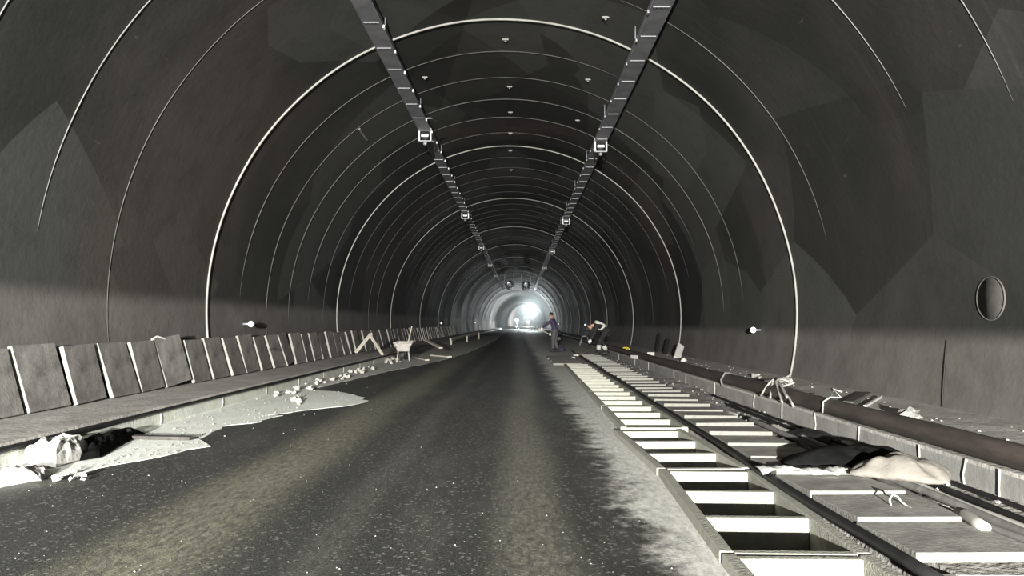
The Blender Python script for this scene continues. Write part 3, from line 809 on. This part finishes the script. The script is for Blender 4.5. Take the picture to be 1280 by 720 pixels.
# ------------------------------------------------------------------ wheelbarrow
wp = gp(505, 450, 0.016)
e = empty('wheelbarrow', wp, 'dusty steel wheelbarrow standing end-on before the leaning slabs', 'wheelbarrow', rz=math.radians(4))
mb = MB()
t0, t1 = 0.30, 0.58
lo = [(-0.19, -0.30, t0), (0.19, -0.30, t0), (0.15, 0.35, t0 + 0.03), (-0.15, 0.35, t0 + 0.03)]
hi = [(-0.30, -0.42, t1), (0.30, -0.42, t1), (0.26, 0.55, t1 + 0.04), (-0.26, 0.55, t1 + 0.04)]
inn = [(x * 0.92, y * 0.95, z - 0.004) for x, y, z in hi]; inl = [(x * 0.9, y * 0.93, z + 0.02) for x, y, z in lo]
mb.faces(lo + hi + inn + inl, [(3, 2, 1, 0)] + [(k, (k + 1) % 4, 4 + (k + 1) % 4, 4 + k) for k in range(4)] + [(4 + k, 4 + (k + 1) % 4, 8 + (k + 1) % 4, 8 + k) for k in range(4)]
         + [(8 + k, 8 + (k + 1) % 4, 12 + (k + 1) % 4, 12 + k) for k in range(4)] + [(12, 13, 14, 15)])
tub = mb.build('tub', M['barrow'], e, bevel=0.01)
rim = [Vector(p) for p in hi]; MB().tube(rim + [rim[0]], 0.022, 8).build('rim', M['barrow'], tub)
for s in (-1, 1):
    MB().tube([(s * 0.17, -0.25, t0), (s * 0.20, -0.30, 0.0), (s * 0.20, -0.22, 0.0), (s * 0.16, 0.05, t0)], 0.020, 8).build('leg', M['barrow'], e)
    MB().tube([(s * 0.10, 0.62, 0.20), (s * 0.18, 0.1, t0 - 0.01), (s * 0.24, -0.5, 0.46), (s * 0.25, -0.78, 0.50)], 0.018, 8).build('handle', M['barrow'], e)
wh = MB().lathe([(0.10, -0.035), (0.19, -0.045), (0.21, 0), (0.19, 0.045), (0.10, 0.035), (0.10, -0.035)], (0, 0.62, 0.20), (1, 0, 0), 20).build('wheel', M['rubber'], e)
MB().lathe([(0.001, -0.03), (0.10, -0.03), (0.10, 0.03), (0.001, 0.03)], (0, 0.62, 0.20), (1, 0, 0), 14).build('wheel_disc', M['barrow'], wh)
stick('broom_stick', wp + Vector((0.05, 0.25, 0.36)), dp(515, 408, 25.8), 0.035, 0.035, 'wood', 'thin wooden shaft standing up out of the wheelbarrow', 'shaft')

# ------------------------------------------------------------------ cable trays under the crown
def tray(x0, z0, label, bolts):
    e = empty('cable_tray', (x0, 0, z0), label, 'cable tray', 'cable trays under the crown')
    ys = [2.0 + 3.0 * k for k in range(0, 36)]
    W = 0.29
    def run(prof, name, m):
        mb = MB(); prev = None
        for y in ys:
            cur = [mb.bm.verts.new((x + bend(y), y, z)) for x, z in prof]
            if prev:
                for k in range(len(prof)):
                    q = (k + 1) % len(prof); mb.bm.faces.new((prev[k], prev[q], cur[q], cur[k]))
            else: mb.bm.faces.new(cur)
            prev = cur
        mb.bm.faces.new(prev[::-1])
        return mb.build(name, m, e)
    s = 1 if x0 < 0 else -1                      # inner side towards the crown centre
    run([(-W/2, 0), (W/2, 0), (W/2, 0.012), (-W/2, 0.012)], 'tray_base', M['galv_dark'])
    run([(-W/2 - .012, -0.004), (-W/2 + 0.004, -0.004), (-W/2 + 0.004, 0.11), (-W/2 - .012, 0.11)], 'side_rail', M['galv_dark'])
    run([(W/2 - .004, -0.004), (W/2 + .012, -0.004), (W/2 + .012, 0.11), (W/2 - .004, 0.11)], 'side_rail', M['galv_dark'])
    run([(s * (W/2 + .012), -0.008), (s * (W/2 + .024), -0.008), (s * (W/2 + .024), 0.006), (s * (W/2 + .012), 0.006)], 'edge_strip', M['galv'])
    for k, xo in enumerate((-0.06, 0.03)):
        MB().tube([(xo + 0.015 * math.sin(y * 0.9 + k) + bend(y), y, 0.04) for y in ys], 0.026, 6).build('cable', M['rubber'], e)
    first_r = first_b = None
    for k in range(80):
        y = 8.9 + 1.15 * k
        if first_r is None:
            out = [(-W * .45, 0.0), (W * .45, 0.0)]
            for q in range(4):
                c_ = 0.10 - 0.066 * q; out += [(c_ + .016, 0.02), (c_ + .016, 0.05), (c_ - .016, 0.05), (c_ - .016, 0.02)]
            out += [(-W * .45, 0.02)]
            mb = MB(); n_ = len(out)
            mb.faces([(x, y_, -0.010) for x, y_ in out] + [(x, y_, 0.003) for x, y_ in out], [tuple(range(n_)), tuple(range(2 * n_ - 1, n_ - 1, -1))] + [(q, (q + 1) % n_, n_ + (q + 1) % n_, n_ + q) for q in range(n_)])
            first_r = o = mb.build('stud_row', M['galv'], e)
        else: o = first_r.copy(); C.objects.link(o); o.parent = e
        o.location = (bend(y), y, 0)
        if first_b is None:
            mb = MB(); mb.box((0, 0, 0.0), (0.034, 0.09, 0.055), None, 0, None, 0.7)
            first_b = o = mb.build('hanger_bolt', M['bright'] if bolts else M['galv'], e, bevel=0.006)
        else: o = first_b.copy(); C.objects.link(o); o.parent = e
        o.location = (s * (W / 2 + 0.03) + bend(y), y + 0.2, 0)
    # drop rods to the lining on both sides
    for k in range(24):
        y = 8.2 + 4.6 * k
        for sx in (-1, 1):
            xx = x0 + sx * (W / 2 + 0.004); zt = ZC + math.sqrt(R * R - (xx - XC) ** 2)
            MB().tube([(xx - x0 + bend(y), y, 0.0), (xx - x0 + bend(y), y, zt - z0 + 0.02)], 0.010, 6).build('drop_rod', M['galv'], e)
    return e
TL = (-2.47, EYE + 5.03); TR = (2.16, EYE + 4.80)
tray(*TL, 'grey cable tray with bright hanger bolts under the crown, left of the jet fans', True)
tray(*TR, 'grey cable tray with dull hangers under the crown, right of the jet fans', False)
# lamp brackets hung from the trays
def bracket(x, y, z, label, grp):
    e = empty('lamp_bracket', (x + bend(y), y, z), label, 'lamp bracket', grp)
    for s in (-1, 1):
        MB().box((s * 0.15, 0, -0.09), (0.035, 0.10, 0.34)).build('bracket_arm', M['bright'], e, bevel=0.004)
    MB().box((0, 0, -0.255), (0.335, 0.10, 0.022)).build('bracket_base', M['galv'], e)
    mb = MB(); mb.lathe([(0.001, -0.05), (0.085, -0.05), (0.10, 0.0), (0.10, 0.12), (0.06, 0.15), (0.001, 0.15)], (0, 0.0, -0.15), (0, 1, 0), 14)
    h = mb.build('lamp_housing', M['fan_dark'], e)
    MB().box((0, -0.055, -0.12), (0.18, 0.02, 0.06)).build('reflector', M['bright'], h)
    MB().ball((0, 0, -0.315), 0.055, 0.055, 0.05, 2).build('lamp_knob', M['galv'], e)
for k in range(5):
    y = 19.4 + 14.4 * k
    nm = ['nearest', 'second nearest', 'third nearest', 'fourth nearest', 'farthest'][k]
    bracket(TL[0], y, TL[1], '%s lamp bracket hanging under the left cable tray' % nm, 'lamp brackets under the left tray')
    bracket(TR[0], y + 0.2, TR[1], '%s lamp bracket hanging under the right cable tray' % nm, 'lamp brackets under the right tray')

# anchor hooks in the crown
hk = [(632, 49, 'first'), (637, 108, 'second'), (638, 140, 'third'), (638, 166, 'fourth'), (638, 188, 'fifth'), (639, 212, 'sixth')]
def hook(p, label, grp):
    e = empty('anchor_hook', p, label, 'anchor', grp)
    MB().box((0, 0, -0.012), (0.12, 0.06, 0.02)).build('anchor_plate', M['joint_white'], e)
    MB().tube([(-0.012, 0, -0.02), (-0.016, 0, -0.04), (0, 0, -0.055), (0.016, 0, -0.04), (0.012, 0, -0.02)], 0.006, 6).build('anchor_ring', M['galv'], e)
for px, py, w_ in hk: hook(ap(px, py, 0.01), 'small pale ceiling anchor on the crown centre line, %s from the camera' % w_, 'anchors along the crown')
for px, py, lb in [(757, 21, 'small pale ceiling anchor beside the right tray at the top of the photo'), (735, 99, 'small ceiling anchor left of the right cable tray, second down'),
                   (722, 150, 'small ceiling anchor nearest the right tray lamp bracket'), (531, 96, 'small ceiling anchor right of the left cable tray')]:
    hook(ap(px, py, 0.01), lb, 'anchors off the crown line')
a, b = ap(449, 161, 0.02), ap(459, 175, 0.02)
tag(MB().bar(a, b, 0.05, 0.03).build('conduit_stub', M['joint_mid']), 'short pale conduit stub fixed on the left arch beside the tray', 'conduit')

# ------------------------------------------------------------------ wall reflectors, their shine added as emission
def wall_reflector(px, py, Y, side, label):
    x = XC + side * math.sqrt(R * R - (1.23 - ZC) ** 2) + bend(Y)
    e = empty('wall_reflector', (x, Y, EYE - (py - VY) * Y / F), label, 'wall reflector', 'small marker reflectors along the walls')
    MB().tube([(side * 0.02, 0, 0), (-side * 0.14, 0, 0)], 0.022, 8).build('arm', M['galv'], e)
    MB().lathe([(0.001, 0), (0.065, 0), (0.065, 0.05), (0.001, 0.06)], (-side * 0.17, -0.02, 0), (0, 1, 0), 14).build('reflector_body', M['galv'], e)
    MB().lathe([(0.001, -0.03), (0.045, -0.022), (0.06, 0)], (-side * 0.17, -0.02, 0), (0, 1, 0), 14).build('lens', M['glow_wall'], e)
for px, py, Y, s, lb in [(305, 405, 15.6, -1, 'small marker reflector with added glow on the left wall above the slabs, nearest'), (549, 404, 53.8, -1, 'small marker reflector with added glow on the left wall, halfway down'),
                         (592, 403.5, 94, -1, 'tiny marker reflector with added glow on the left wall, far down the tunnel'), (952, 412.5, 15.8, 1, 'small marker reflector with added glow on the right wall, nearest'),
                         (734, 406, 56, 1, 'small marker reflector with added glow on the right wall behind the bent worker'), (699, 405, 95, 1, 'tiny marker reflector with added glow on the right wall behind the standing worker')]:
    wall_reflector(px, py, Y, s, lb)

# round patched hatch on the right wall
c = ap(1239, 373, 0.0); nrm = (Vector((XC, c.y, ZC)) - c).normalized()
e = empty('round_hatch', c, 'round mortared hatch with a raised rim on the right wall', 'hatch')
MB().lathe([(0.230, -0.02), (0.234, 0.016), (0.244, 0.016), (0.250, -0.02)], (0, 0, 0), nrm, 40).build('hatch_rim', M['joint_dim'], e)
MB().lathe([(0.001, 0.009), (0.232, 0.009), (0.234, -0.03)], (0, 0, 0), nrm, 40).build('hatch_plug', M['hatch'], e)

# ------------------------------------------------------------------ jet fans
def fan(px, py, Y, label):
    p = dp(px, py, Y)
    e = empty('jet_fan', p, label, 'jet fan', 'jet fans under the crown')
    MB().lathe([(0.43, 0.05), (0.50, -0.10), (0.53, -0.10), (0.50, 0.15), (0.50, 2.6), (0.53, 2.9), (0.50, 2.9), (0.43, 2.6), (0.43, 0.05)], (0, 0, 0), (0, 1, 0), 28).build('casing', M['fan'], e)
    MB().lathe([(0.24, -0.06), (0.27, 0.0), (0.27, 2.7), (0.24, 2.7), (0.24, -0.06)], (0, 0, 0), (0, 1, 0), 24).build('core_duct', M['bright'], e)
    for k in range(8):
        q = 2 * math.pi * k / 8
        mb = MB(); d = Vector((math.cos(q), 0, math.sin(q))); t = Vector((-math.sin(q), 0.6, math.cos(q))).normalized()
        mb.bar(d * 0.265 + Vector((0, 0.5, 0)), d * 0.43 + Vector((0, 0.5, 0)), 0.02, 0.22, t)
        mb.build('blade', M['fan_dark'], e)
    for s in (-1, 1):
        x = p.x + s * 0.48; zt = ZC + math.sqrt(max(0, R * R - (x - XC - bend(Y)) ** 2))
        MB().box((s * 0.52, 0.4, (zt - p.z) / 2 - 0.1), (0.06, 0.08, zt - p.z + 0.2)).build('hanger', M['fan'], e)
        MB().box((s * 0.52, 2.2, (zt - p.z) / 2 - 0.1), (0.06, 0.08, zt - p.z + 0.2)).build('hanger', M['fan'], e)
fan(636.5, 355, 84.0, 'grey jet fan hanging under the crown beside the left cable tray')
fan(657.5, 356, 84.0, 'grey jet fan hanging under the crown beside the right cable tray')

# ------------------------------------------------------------------ far lights
bl = dp(665, 388, 120)
e = empty('balloon_light', (bl.x, bl.y, 0), 'dazzling balloon work light on a mast at the far right wall', 'work light')
MB().ball((0, 0, bl.z), 0.85, 0.85, 0.75, 3).build('lamp_balloon', M['glow'], e)
MB().tube([(0, 0, 0.9), (0, 0, bl.z - 0.55)], 0.04, 8).build('mast', M['galv_dark'], e)
for k in range(3):
    q = 2.1 * k + 0.4
    MB().tube([(0, 0, 1.0), (0.7 * math.cos(q), 0.7 * math.sin(q), 0.0)], 0.03, 6).build('leg', M['galv_dark'], e)
ld = bpy.data.lights.new('balloon_light_bulb', 'POINT'); ld.energy = 2000; ld.color = (0.86, 0.97, 1.0); ld.shadow_soft_size = 0.4
lo_ = bpy.data.objects.new('balloon_light_bulb', ld); C.objects.link(lo_); lo_.location = (bl.x - 0.2, bl.y - 1.0, bl.z + 0.1)
def flood(px, py, Y, label, pw, col, mm):
    p = dp(px, py, Y)
    e = empty('floodlight_stand', (p.x, p.y, 0), label, 'work light')
    MB().box((0, 0, p.z), (0.5, 0.18, 0.36)).build('lamp_head', M['fan_dark'], e)
    MB().box((0, -0.10, p.z), (0.44, 0.02, 0.30)).build('lamp_lens', M[mm], e)
    MB().tube([(0, 0, 0.6), (0, 0, p.z - 0.18)], 0.035, 8).build('mast', M['galv_dark'], e)
    for k in range(3):
        q = 2.1 * k + 0.4
        MB().tube([(0, 0, 0.7), (0.5 * math.cos(q), 0.5 * math.sin(q), 0.0)], 0.025, 6).build('leg', M['galv_dark'], e)
    d = bpy.data.lights.new('floodlight_bulb', 'POINT'); d.energy = pw; d.color = col; d.shadow_soft_size = 0.3
    o = bpy.data.objects.new('floodlight_bulb', d); C.objects.link(o); o.location = (p.x, p.y - 0.6, p.z)
flood(646, 400, 150, 'small floodlight on a stand deep in the tunnel left of the dazzling light', 4200, (0.9, 0.98, 1.0), 'glow_far')
flood(660, 402.5, 245, 'small warm lamp on a stand at the far end of the tunnel', 7000, (1.0, 0.95, 0.90), 'glow_warm')
# pale arch rib where the far lining changes section
yr = 205
mb = MB(); prev = None
for k in range(41):
    t = -TH_END + 2 * TH_END * k / 40
    cur = [mb.bm.verts.new(arc_pt(t, yr, R + 0.05)), mb.bm.verts.new(arc_pt(t, yr, R - 0.55)), mb.bm.verts.new(arc_pt(t, yr + 1.2, R - 0.55)), mb.bm.verts.new(arc_pt(t, yr + 1.2, R + 0.05))]
    if prev:
        for q in range(4): mb.bm.faces.new((prev[q], prev[(q + 1) % 4], cur[(q + 1) % 4], cur[q]))
    prev = cur
tn += 1
struct(mb.build('trim_%d' % tn, M['white']))

# ------------------------------------------------------------------ workers
def skin_mesh(verts, edges, radii, root=0, sub=2):
    me = bpy.data.meshes.new('tmp'); me.from_pydata(verts, edges, []); o = bpy.data.objects.new('tmp', me); C.objects.link(o)
    sk = o.modifiers.new('skin', 'SKIN'); sk.use_smooth_shade = True
    lay = me.skin_vertices[0].data
    for i, r in enumerate(radii):
        lay[i].radius = r if isinstance(r, tuple) else (r, r); lay[i].use_root = (i == root)
    sb2 = o.modifiers.new('sub', 'SUBSURF'); sb2.levels = sub; sb2.render_levels = sub
    dg = bpy.context.evaluated_depsgraph_get(); ev = o.evaluated_get(dg)
    bm = bmesh.new(); bm.from_mesh(ev.to_mesh()); ev.to_mesh_clear()
    bpy.data.objects.remove(o); bpy.data.meshes.remove(me)
    for f in bm.faces: f.smooth = True
    return bm
def chain(bm_list, name, m, parent):
    mb = MB(); mb.bm.free(); mb.bm = bm_list
    return mb.build(name, m, parent)
def person(J, loc, rz, label, top_m, vest_m, leg_m, hat_m, glove_m, boot_m, gaiter=None):
    """J: joints in metres, facing +Y, feet at z=0"""
    e = empty('person', loc, label, 'person', rz=rz)
    V = lambda k: Vector(J[k])
    names = ['pelvis', 'waist', 'chest', 'neck', 'skull', 'shL', 'elL', 'wrL', 'shR', 'elR', 'wrR', 'hipL', 'knL', 'anL', 'toL', 'hipR', 'knR', 'anR', 'toR']
    ix = {n: i for i, n in enumerate(names)}
    ed = [('pelvis', 'waist'), ('waist', 'chest'), ('chest', 'neck'), ('neck', 'skull'), ('chest', 'shL'), ('shL', 'elL'), ('elL', 'wrL'), ('chest', 'shR'), ('shR', 'elR'), ('elR', 'wrR'),
          ('pelvis', 'hipL'), ('hipL', 'knL'), ('knL', 'anL'), ('anL', 'toL'), ('pelvis', 'hipR'), ('hipR', 'knR'), ('knR', 'anR'), ('anR', 'toR')]
    rad = dict(pelvis=.125, waist=.12, chest=.135, neck=.052, skull=.055, shL=.062, elL=.042, wrL=.030, shR=.062, elR=.042, wrR=.030, hipL=.092, knL=.058, anL=.040, toL=.036, hipR=.092, knR=.058, anR=.040, toR=.036)
    slim = dict(pelvis=.78, waist=.78, chest=.84, hipL=.8, hipR=.8, knL=.9, knR=.9, shL=.9, shR=.9)
    bm = skin_mesh([J[n] for n in names], [(ix[a], ix[b]) for a, b in ed], [rad[n] * slim.get(n, 1) for n in names])
    mb = MB(); mb.bm.free(); mb.bm = bm
    # head: skull, jaw, nose, ears and brow along the neck-skull axis
    up = (V('skull') - V('neck')).normalized(); fw = Vector(J['look']).normalized(); fw = (fw - up * fw.dot(up)).normalized(); sd = up.cross(fw)
    m3 = Matrix((sd, fw, up)).transposed()
    hc = V('skull') + up * 0.055
    mb.ball(hc + up * 0.02, 0.074, 0.094, 0.092, 3, rot=m3)
    mb.ball(hc - up * 0.055 + fw * 0.025, 0.056, 0.066, 0.062, 2, rot=m3)
    mb.ball(hc - up * 0.012 + fw * 0.098, 0.013, 0.02, 0.024, 2, rot=m3)
    mb.ball(hc - up * 0.060 + fw * 0.088, 0.026, 0.008, 0.009, 2, rot=m3)
    for s in (-1, 1):
        mb.ball(hc - up * 0.005 + sd * s * 0.076, 0.010, 0.022, 0.032, 2, rot=m3)
        mb.ball(hc + up * 0.012 + fw * 0.086 + sd * s * 0.032, 0.014, 0.008, 0.008, 2, rot=m3)
    # hands: palm, four unequal curled fingers, thumb from the side
    for s, wr, el in ((-1, 'wrL', 'elL'), (1, 'wrR', 'elR')):
        d = (V(wr) - V(el)).normalized(); pn = Vector((s * -1.0, 0, 0)); pn = (pn - d * pn.dot(d)).normalized(); ac = d.cross(pn)
        gm = MB()
        for tgt in ([mb] + ([gm] if glove_m else [])):
            g = 1.0 if tgt is mb else 1.22
            mh = Matrix((pn, ac, d)).transposed()
            tgt.ball(V(wr) + d * 0.048, 0.018 * g, 0.042 * g, 0.054 * g, 2, rot=mh)
            for f in range(4):
                ln = (0.066, 0.076, 0.071, 0.055)[f]; b0 = V(wr) + d * 0.085 + ac * (0.028 - 0.0185 * f)
                p1 = b0 + (d * 0.86 + pn * 0.4) * ln * 0.5; p2 = p1 + (d * 0.25 + pn * 0.95) * ln * 0.32; p3 = p2 + (d * -0.45 + pn * 0.8) * ln * 0.25
                tgt.tube([b0 - d * 0.02, b0, p1, p2, p3], [q * g for q in (0.009, 0.0095, 0.0085, 0.0078, 0.006)], 8)
            t0_ = V(wr) + d * 0.03 + ac * 0.034
            tgt.tube([t0_, t0_ + ac * 0.022 + d * 0.022 + pn * 0.012, t0_ + ac * 0.026 + d * 0.05 + pn * 0.03], [q * g for q in (0.012, 0.0105, 0.0075)], 8)
        if glove_m: gm.build('glove', M[glove_m], e)
        else: gm.bm.free()
    mb.build('body', M['skin'], e)
    # clothes follow the body a little outside it
    def cloth(keys, es, extra, name, m, scale=1.0):
        kk = {n: i for i, n in enumerate(keys)}
        b = skin_mesh([J[n] for n in keys], [(kk[a], kk[c_]) for a, c_ in es], [(rad[n] * scale + extra) for n in keys])
        return chain(b, name, m, e)
    J['cufL'] = tuple(V('elL').lerp(V('wrL'), 0.93)); J['cufR'] = tuple(V('elR').lerp(V('wrR'), 0.93)); J['col'] = tuple(V('chest').lerp(V('neck'), 0.75))
    rad['cufL'] = rad['cufR'] = 0.034; rad['col'] = 0.062
    J['hem'] = tuple(V('pelvis') + (V('pelvis') - V('waist')).normalized() * 0.10); rad['hem'] = 0.128
    cloth(['pelvis', 'waist', 'chest', 'col', 'hem', 'shL', 'elL', 'cufL', 'shR', 'elR', 'cufR'], [('pelvis', 'waist'), ('hem', 'pelvis'), ('waist', 'chest'), ('chest', 'col'), ('chest', 'shL'), ('shL', 'elL'), ('elL', 'cufL'), ('chest', 'shR'), ('shR', 'elR'), ('elR', 'cufR')], 0.022, 'jacket', M[top_m])
    J['hemL'] = tuple(V('knL').lerp(V('anL'), 0.88)); J['hemR'] = tuple(V('knR').lerp(V('anR'), 0.88)); rad['hemL'] = rad['hemR'] = 0.052
    cloth(['pelvis', 'hipL', 'knL', 'hemL', 'hipR', 'knR', 'hemR'], [('pelvis', 'hipL'), ('hipL', 'knL'), ('knL', 'hemL'), ('pelvis', 'hipR'), ('hipR', 'knR'), ('knR', 'hemR')], 0.022, 'trousers', M[leg_m])
    if vest_m:
        J['vb'] = tuple(V('waist').lerp(V('pelvis'), 0.35)); J['vt'] = tuple(V('chest').lerp(V('neck'), 0.35)); rad['vb'] = .125; rad['vt'] = .12
        o = cloth(['vb', 'waist', 'chest', 'vt'], [('vb', 'waist'), ('waist', 'chest'), ('chest', 'vt')], 0.045, 'vest', M[vest_m])
        o['label'] = 'pale vest'
    for s in 'LR':
        b0 = V('an' + s); t0_ = V('to' + s); fwd = (t0_ - b0); fwd.z = 0; fwd.normalize()
        q = MB(); c_ = Vector((b0.x, b0.y, 0.0)) + fwd * 0.055
        mz = Matrix((Vector((0, 0, 1)).cross(fwd) * -1, fwd, Vector((0, 0, 1)))).transposed()
        q.ball(c_ + Vector((0, 0, 0.052)), 0.055, 0.145, 0.055, 3, rot=mz)
        for v in q.bm.verts: v.co.z = max(v.co.z, 0.002)
        kd = (V('kn' + s) - b0).normalized()
        q.tube([b0 - kd * 0.03, b0 + kd * 0.06, b0 + kd * 0.17], [0.055, 0.056, 0.066], 12)
        q.build('boot', M[boot_m], e)
        if gaiter:
            MB().tube([b0 + kd * 0.10, b0 + kd * 0.20, b0 + kd * 0.27], [0.075, 0.085, 0.080], 12).build('gaiter', M[gaiter], e)
    if hat_m == 'hair':
        h = MB(); h.ball(hc + up * 0.035 - fw * 0.014, 0.082, 0.098, 0.088, 3, rot=m3)
        for v in list(h.bm.verts):
            q = v.co - hc
            if q.dot(fw) > 0.045 and q.dot(up) < 0.05 or q.dot(up) < -0.05: h.bm.verts.remove(v)
        h.build('hair', M['hair'], e)
    else:
        h = MB(); h.lathe([(0.130, 0.0), (0.128, 0.008), (0.102, 0.02), (0.098, 0.06), (0.075, 0.10), (0.03, 0.122), (0.001, 0.125)], hc + up * 0.035, up, 20)
        h.build('helmet', M[hat_m], e)
    return e

# standing worker: facing left, stooping a little over a long rake
J1 = dict(pelvis=(0, 0, .90), waist=(0, .02, 1.07), chest=(0, .08, 1.30), neck=(0, .12, 1.46), skull=(0, .15, 1.545), look=(0, 1, -0.5),
          shL=(-.18, .10, 1.37), elL=(-.22, .33, 1.18), wrL=(-.14, .52, 1.04), shR=(.18, .10, 1.37), elR=(.23, .14, 1.06), wrR=(.17, .22, .82),
          hipL=(-.095, 0, .86), knL=(-.12, .06, .47), anL=(-.12, .02, .085), toL=(-.13, .16, .05), hipR=(.095, -.01, .86), knR=(.12, .01, .47), anR=(.13, -.10, .085), toR=(.15, .04, .05))
w1 = dp(693.5, 438.5, 32.0); w1.z = 0.0
person(J1, w1, math.radians(72), 'person in a dark purple jacket standing stooped at the road edge, holding a long rake', 'jacket', None, 'trouser', 'hair', 'glove', 'boot')
# rake held by the standing worker
rot = Matrix.Rotation(math.radians(72), 3, 'Z')
ha = w1 + rot @ Vector((.165, .29, .765)); hb = w1 + rot @ Vector((-.14, .60, .985)); dirn = (hb - ha).normalized()
top_ = hb + dirn * 0.25; endp = ha - dirn * 0.95
e = empty('rake', (endp.x, endp.y, 0.0), 'long-handled rake held by the stooped person in purple', 'rake')
oo = e.location
MB().tube([ha - dirn * 0.35 - oo, top_ - oo], 0.016, 8).build('handle', M['wood'], e)
q_ = ha - dirn * 0.35 - oo
mb = MB(); mb.bar(q_ + Vector((-0.2, 0, 0)), q_ + Vector((0.2, 0, 0)), 0.03, 0.03)
for k in range(9): mb.bar(q_ + Vector((-0.19 + 0.0475 * k, 0, 0)), q_ + Vector((-0.19 + 0.0475 * k, 0, -0.09)), 0.012, 0.012)
mb.build('rake_head', M['galv_dark'], e)
# bent worker: back level, facing left, hands low
J2 = dict(pelvis=(0, -.06, .84), waist=(0, .05, .99), chest=(0, .27, 1.08), neck=(0, .43, 1.05), skull=(0, .50, 1.00), look=(0, 0.3, -1),
          shL=(-.18, .31, 1.03), elL=(-.21, .42, .74), wrL=(-.13, .52, .53), shR=(.18, .31, 1.03), elR=(.22, .36, .74), wrR=(.14, .46, .51),
          hipL=(-.11, -.06, .81), knL=(-.17, .22, .47), anL=(-.18, .25, .085), toL=(-.19, .39, .05), hipR=(.11, -.07, .81), knR=(.15, .02, .45), anR=(.16, -.19, .085), toR=(.18, -.05, .05))
w2 = gp(754.5, 443.5, 0.125)
person(J2, w2, math.radians(102), 'person in dark clothes and a pale vest bent double over the slabs, facing left', 'black_cloth', 'vest', 'black_cloth', 'boot', 'glove', 'boot', 'white')
# tools and bags by the workers
def heap(name, px, py, zb, sx, sy, h, m, sd, label, cat):
    p = gp(px, py, zb)
    return tag(lump(name, [(p.x - sx, p.y), (p.x - sx * .6, p.y - sy), (p.x + sx * .5, p.y - sy * .9), (p.x + sx, p.y), (p.x + sx * .6, p.y + sy), (p.x - sx * .6, p.y + sy)], h, M[m], sd, 0.06, zb, (0.5, 0.5), 0.5), label, cat)
heap('tool_bag', 700, 439.5, 0.0, 0.28, 0.22, 0.26, 'jacket', 61, 'dark purple tool bag at the feet of the stooped person', 'bag')
c = gp(731, 431, 0.1)
e = empty('rebar_stool', (c.x, c.y, 0.06), 'small grey steel frame on the ground before the bent person', 'frame')
for s in (-1, 1):
    for t in (-1, 1):
        MB().tube([(s * 0.28, t * 0.2, 0), (s * 0.12, t * 0.1, 0.5)], 0.022, 6).build('leg', M['galv'], e)
MB().tube([(-0.12, -0.1, 0.5), (0.12, -0.1, 0.5), (0.12, 0.1, 0.5), (-0.12, 0.1, 0.5), (-0.12, -0.1, 0.5)], 0.024, 6).build('top_rail', M['galv'], e)

# thin dust haze hanging in the far part of the tunnel
mb = MB(); prev = None
for yy in (96, 103, 110, 130, 150, 175, 200, 225, 250):
    cur = [mb.bm.verts.new((XC + bend(yy) + 5.45 * math.sin(t), yy, max(0.02, ZC + 5.45 * math.cos(t)))) for t in [2 * math.pi * k / 32 for k in range(32)]]
    if prev:
        for k in range(32): mb.bm.faces.new((prev[k], prev[(k + 1) % 32], cur[(k + 1) % 32], cur[k]))
    else: mb.bm.faces.new(cur)
    prev = cur
mb.bm.faces.new(prev[::-1])
hm = bpy.data.materials.new('dust_haze_and_glare'); hm.use_nodes = True
hm.node_tree.nodes.clear()
ho = hm.node_tree.nodes.new('ShaderNodeOutputMaterial'); hv = hm.node_tree.nodes.new('ShaderNodeVolumeScatter')
hv.inputs['Color'].default_value = (0.85, 0.96, 1.0, 1); hv.inputs['Anisotropy'].default_value = 0.3
# denser round the balloon light, added to imitate its glare
_N, _L = hm.node_tree.nodes, hm.node_tree.links
tc_ = _N.new('ShaderNodeTexCoord'); ds_ = _N.new('ShaderNodeVectorMath'); ds_.operation = 'DISTANCE'; ds_.inputs[1].default_value = (bl.x, bl.y, bl.z)
_L.new(tc_.outputs['Object'], ds_.inputs[0])
mr_ = _N.new('ShaderNodeMapRange'); mr_.interpolation_type = 'SMOOTHERSTEP'
for q_, v_ in zip((1, 2, 3, 4), (0.3, 4.8, 0.10, 0.0035)): mr_.inputs[q_].default_value = v_
_L.new(ds_.outputs['Value'], mr_.inputs[0]); _L.new(mr_.outputs[0], hv.inputs['Density'])
hm.node_tree.links.new(hv.outputs[0], ho.inputs['Volume'])
tag(mb.build('dust_haze_and_glare', hm), 'pale dust haze in the far tunnel with glare added round the balloon light', 'haze', kind='stuff')
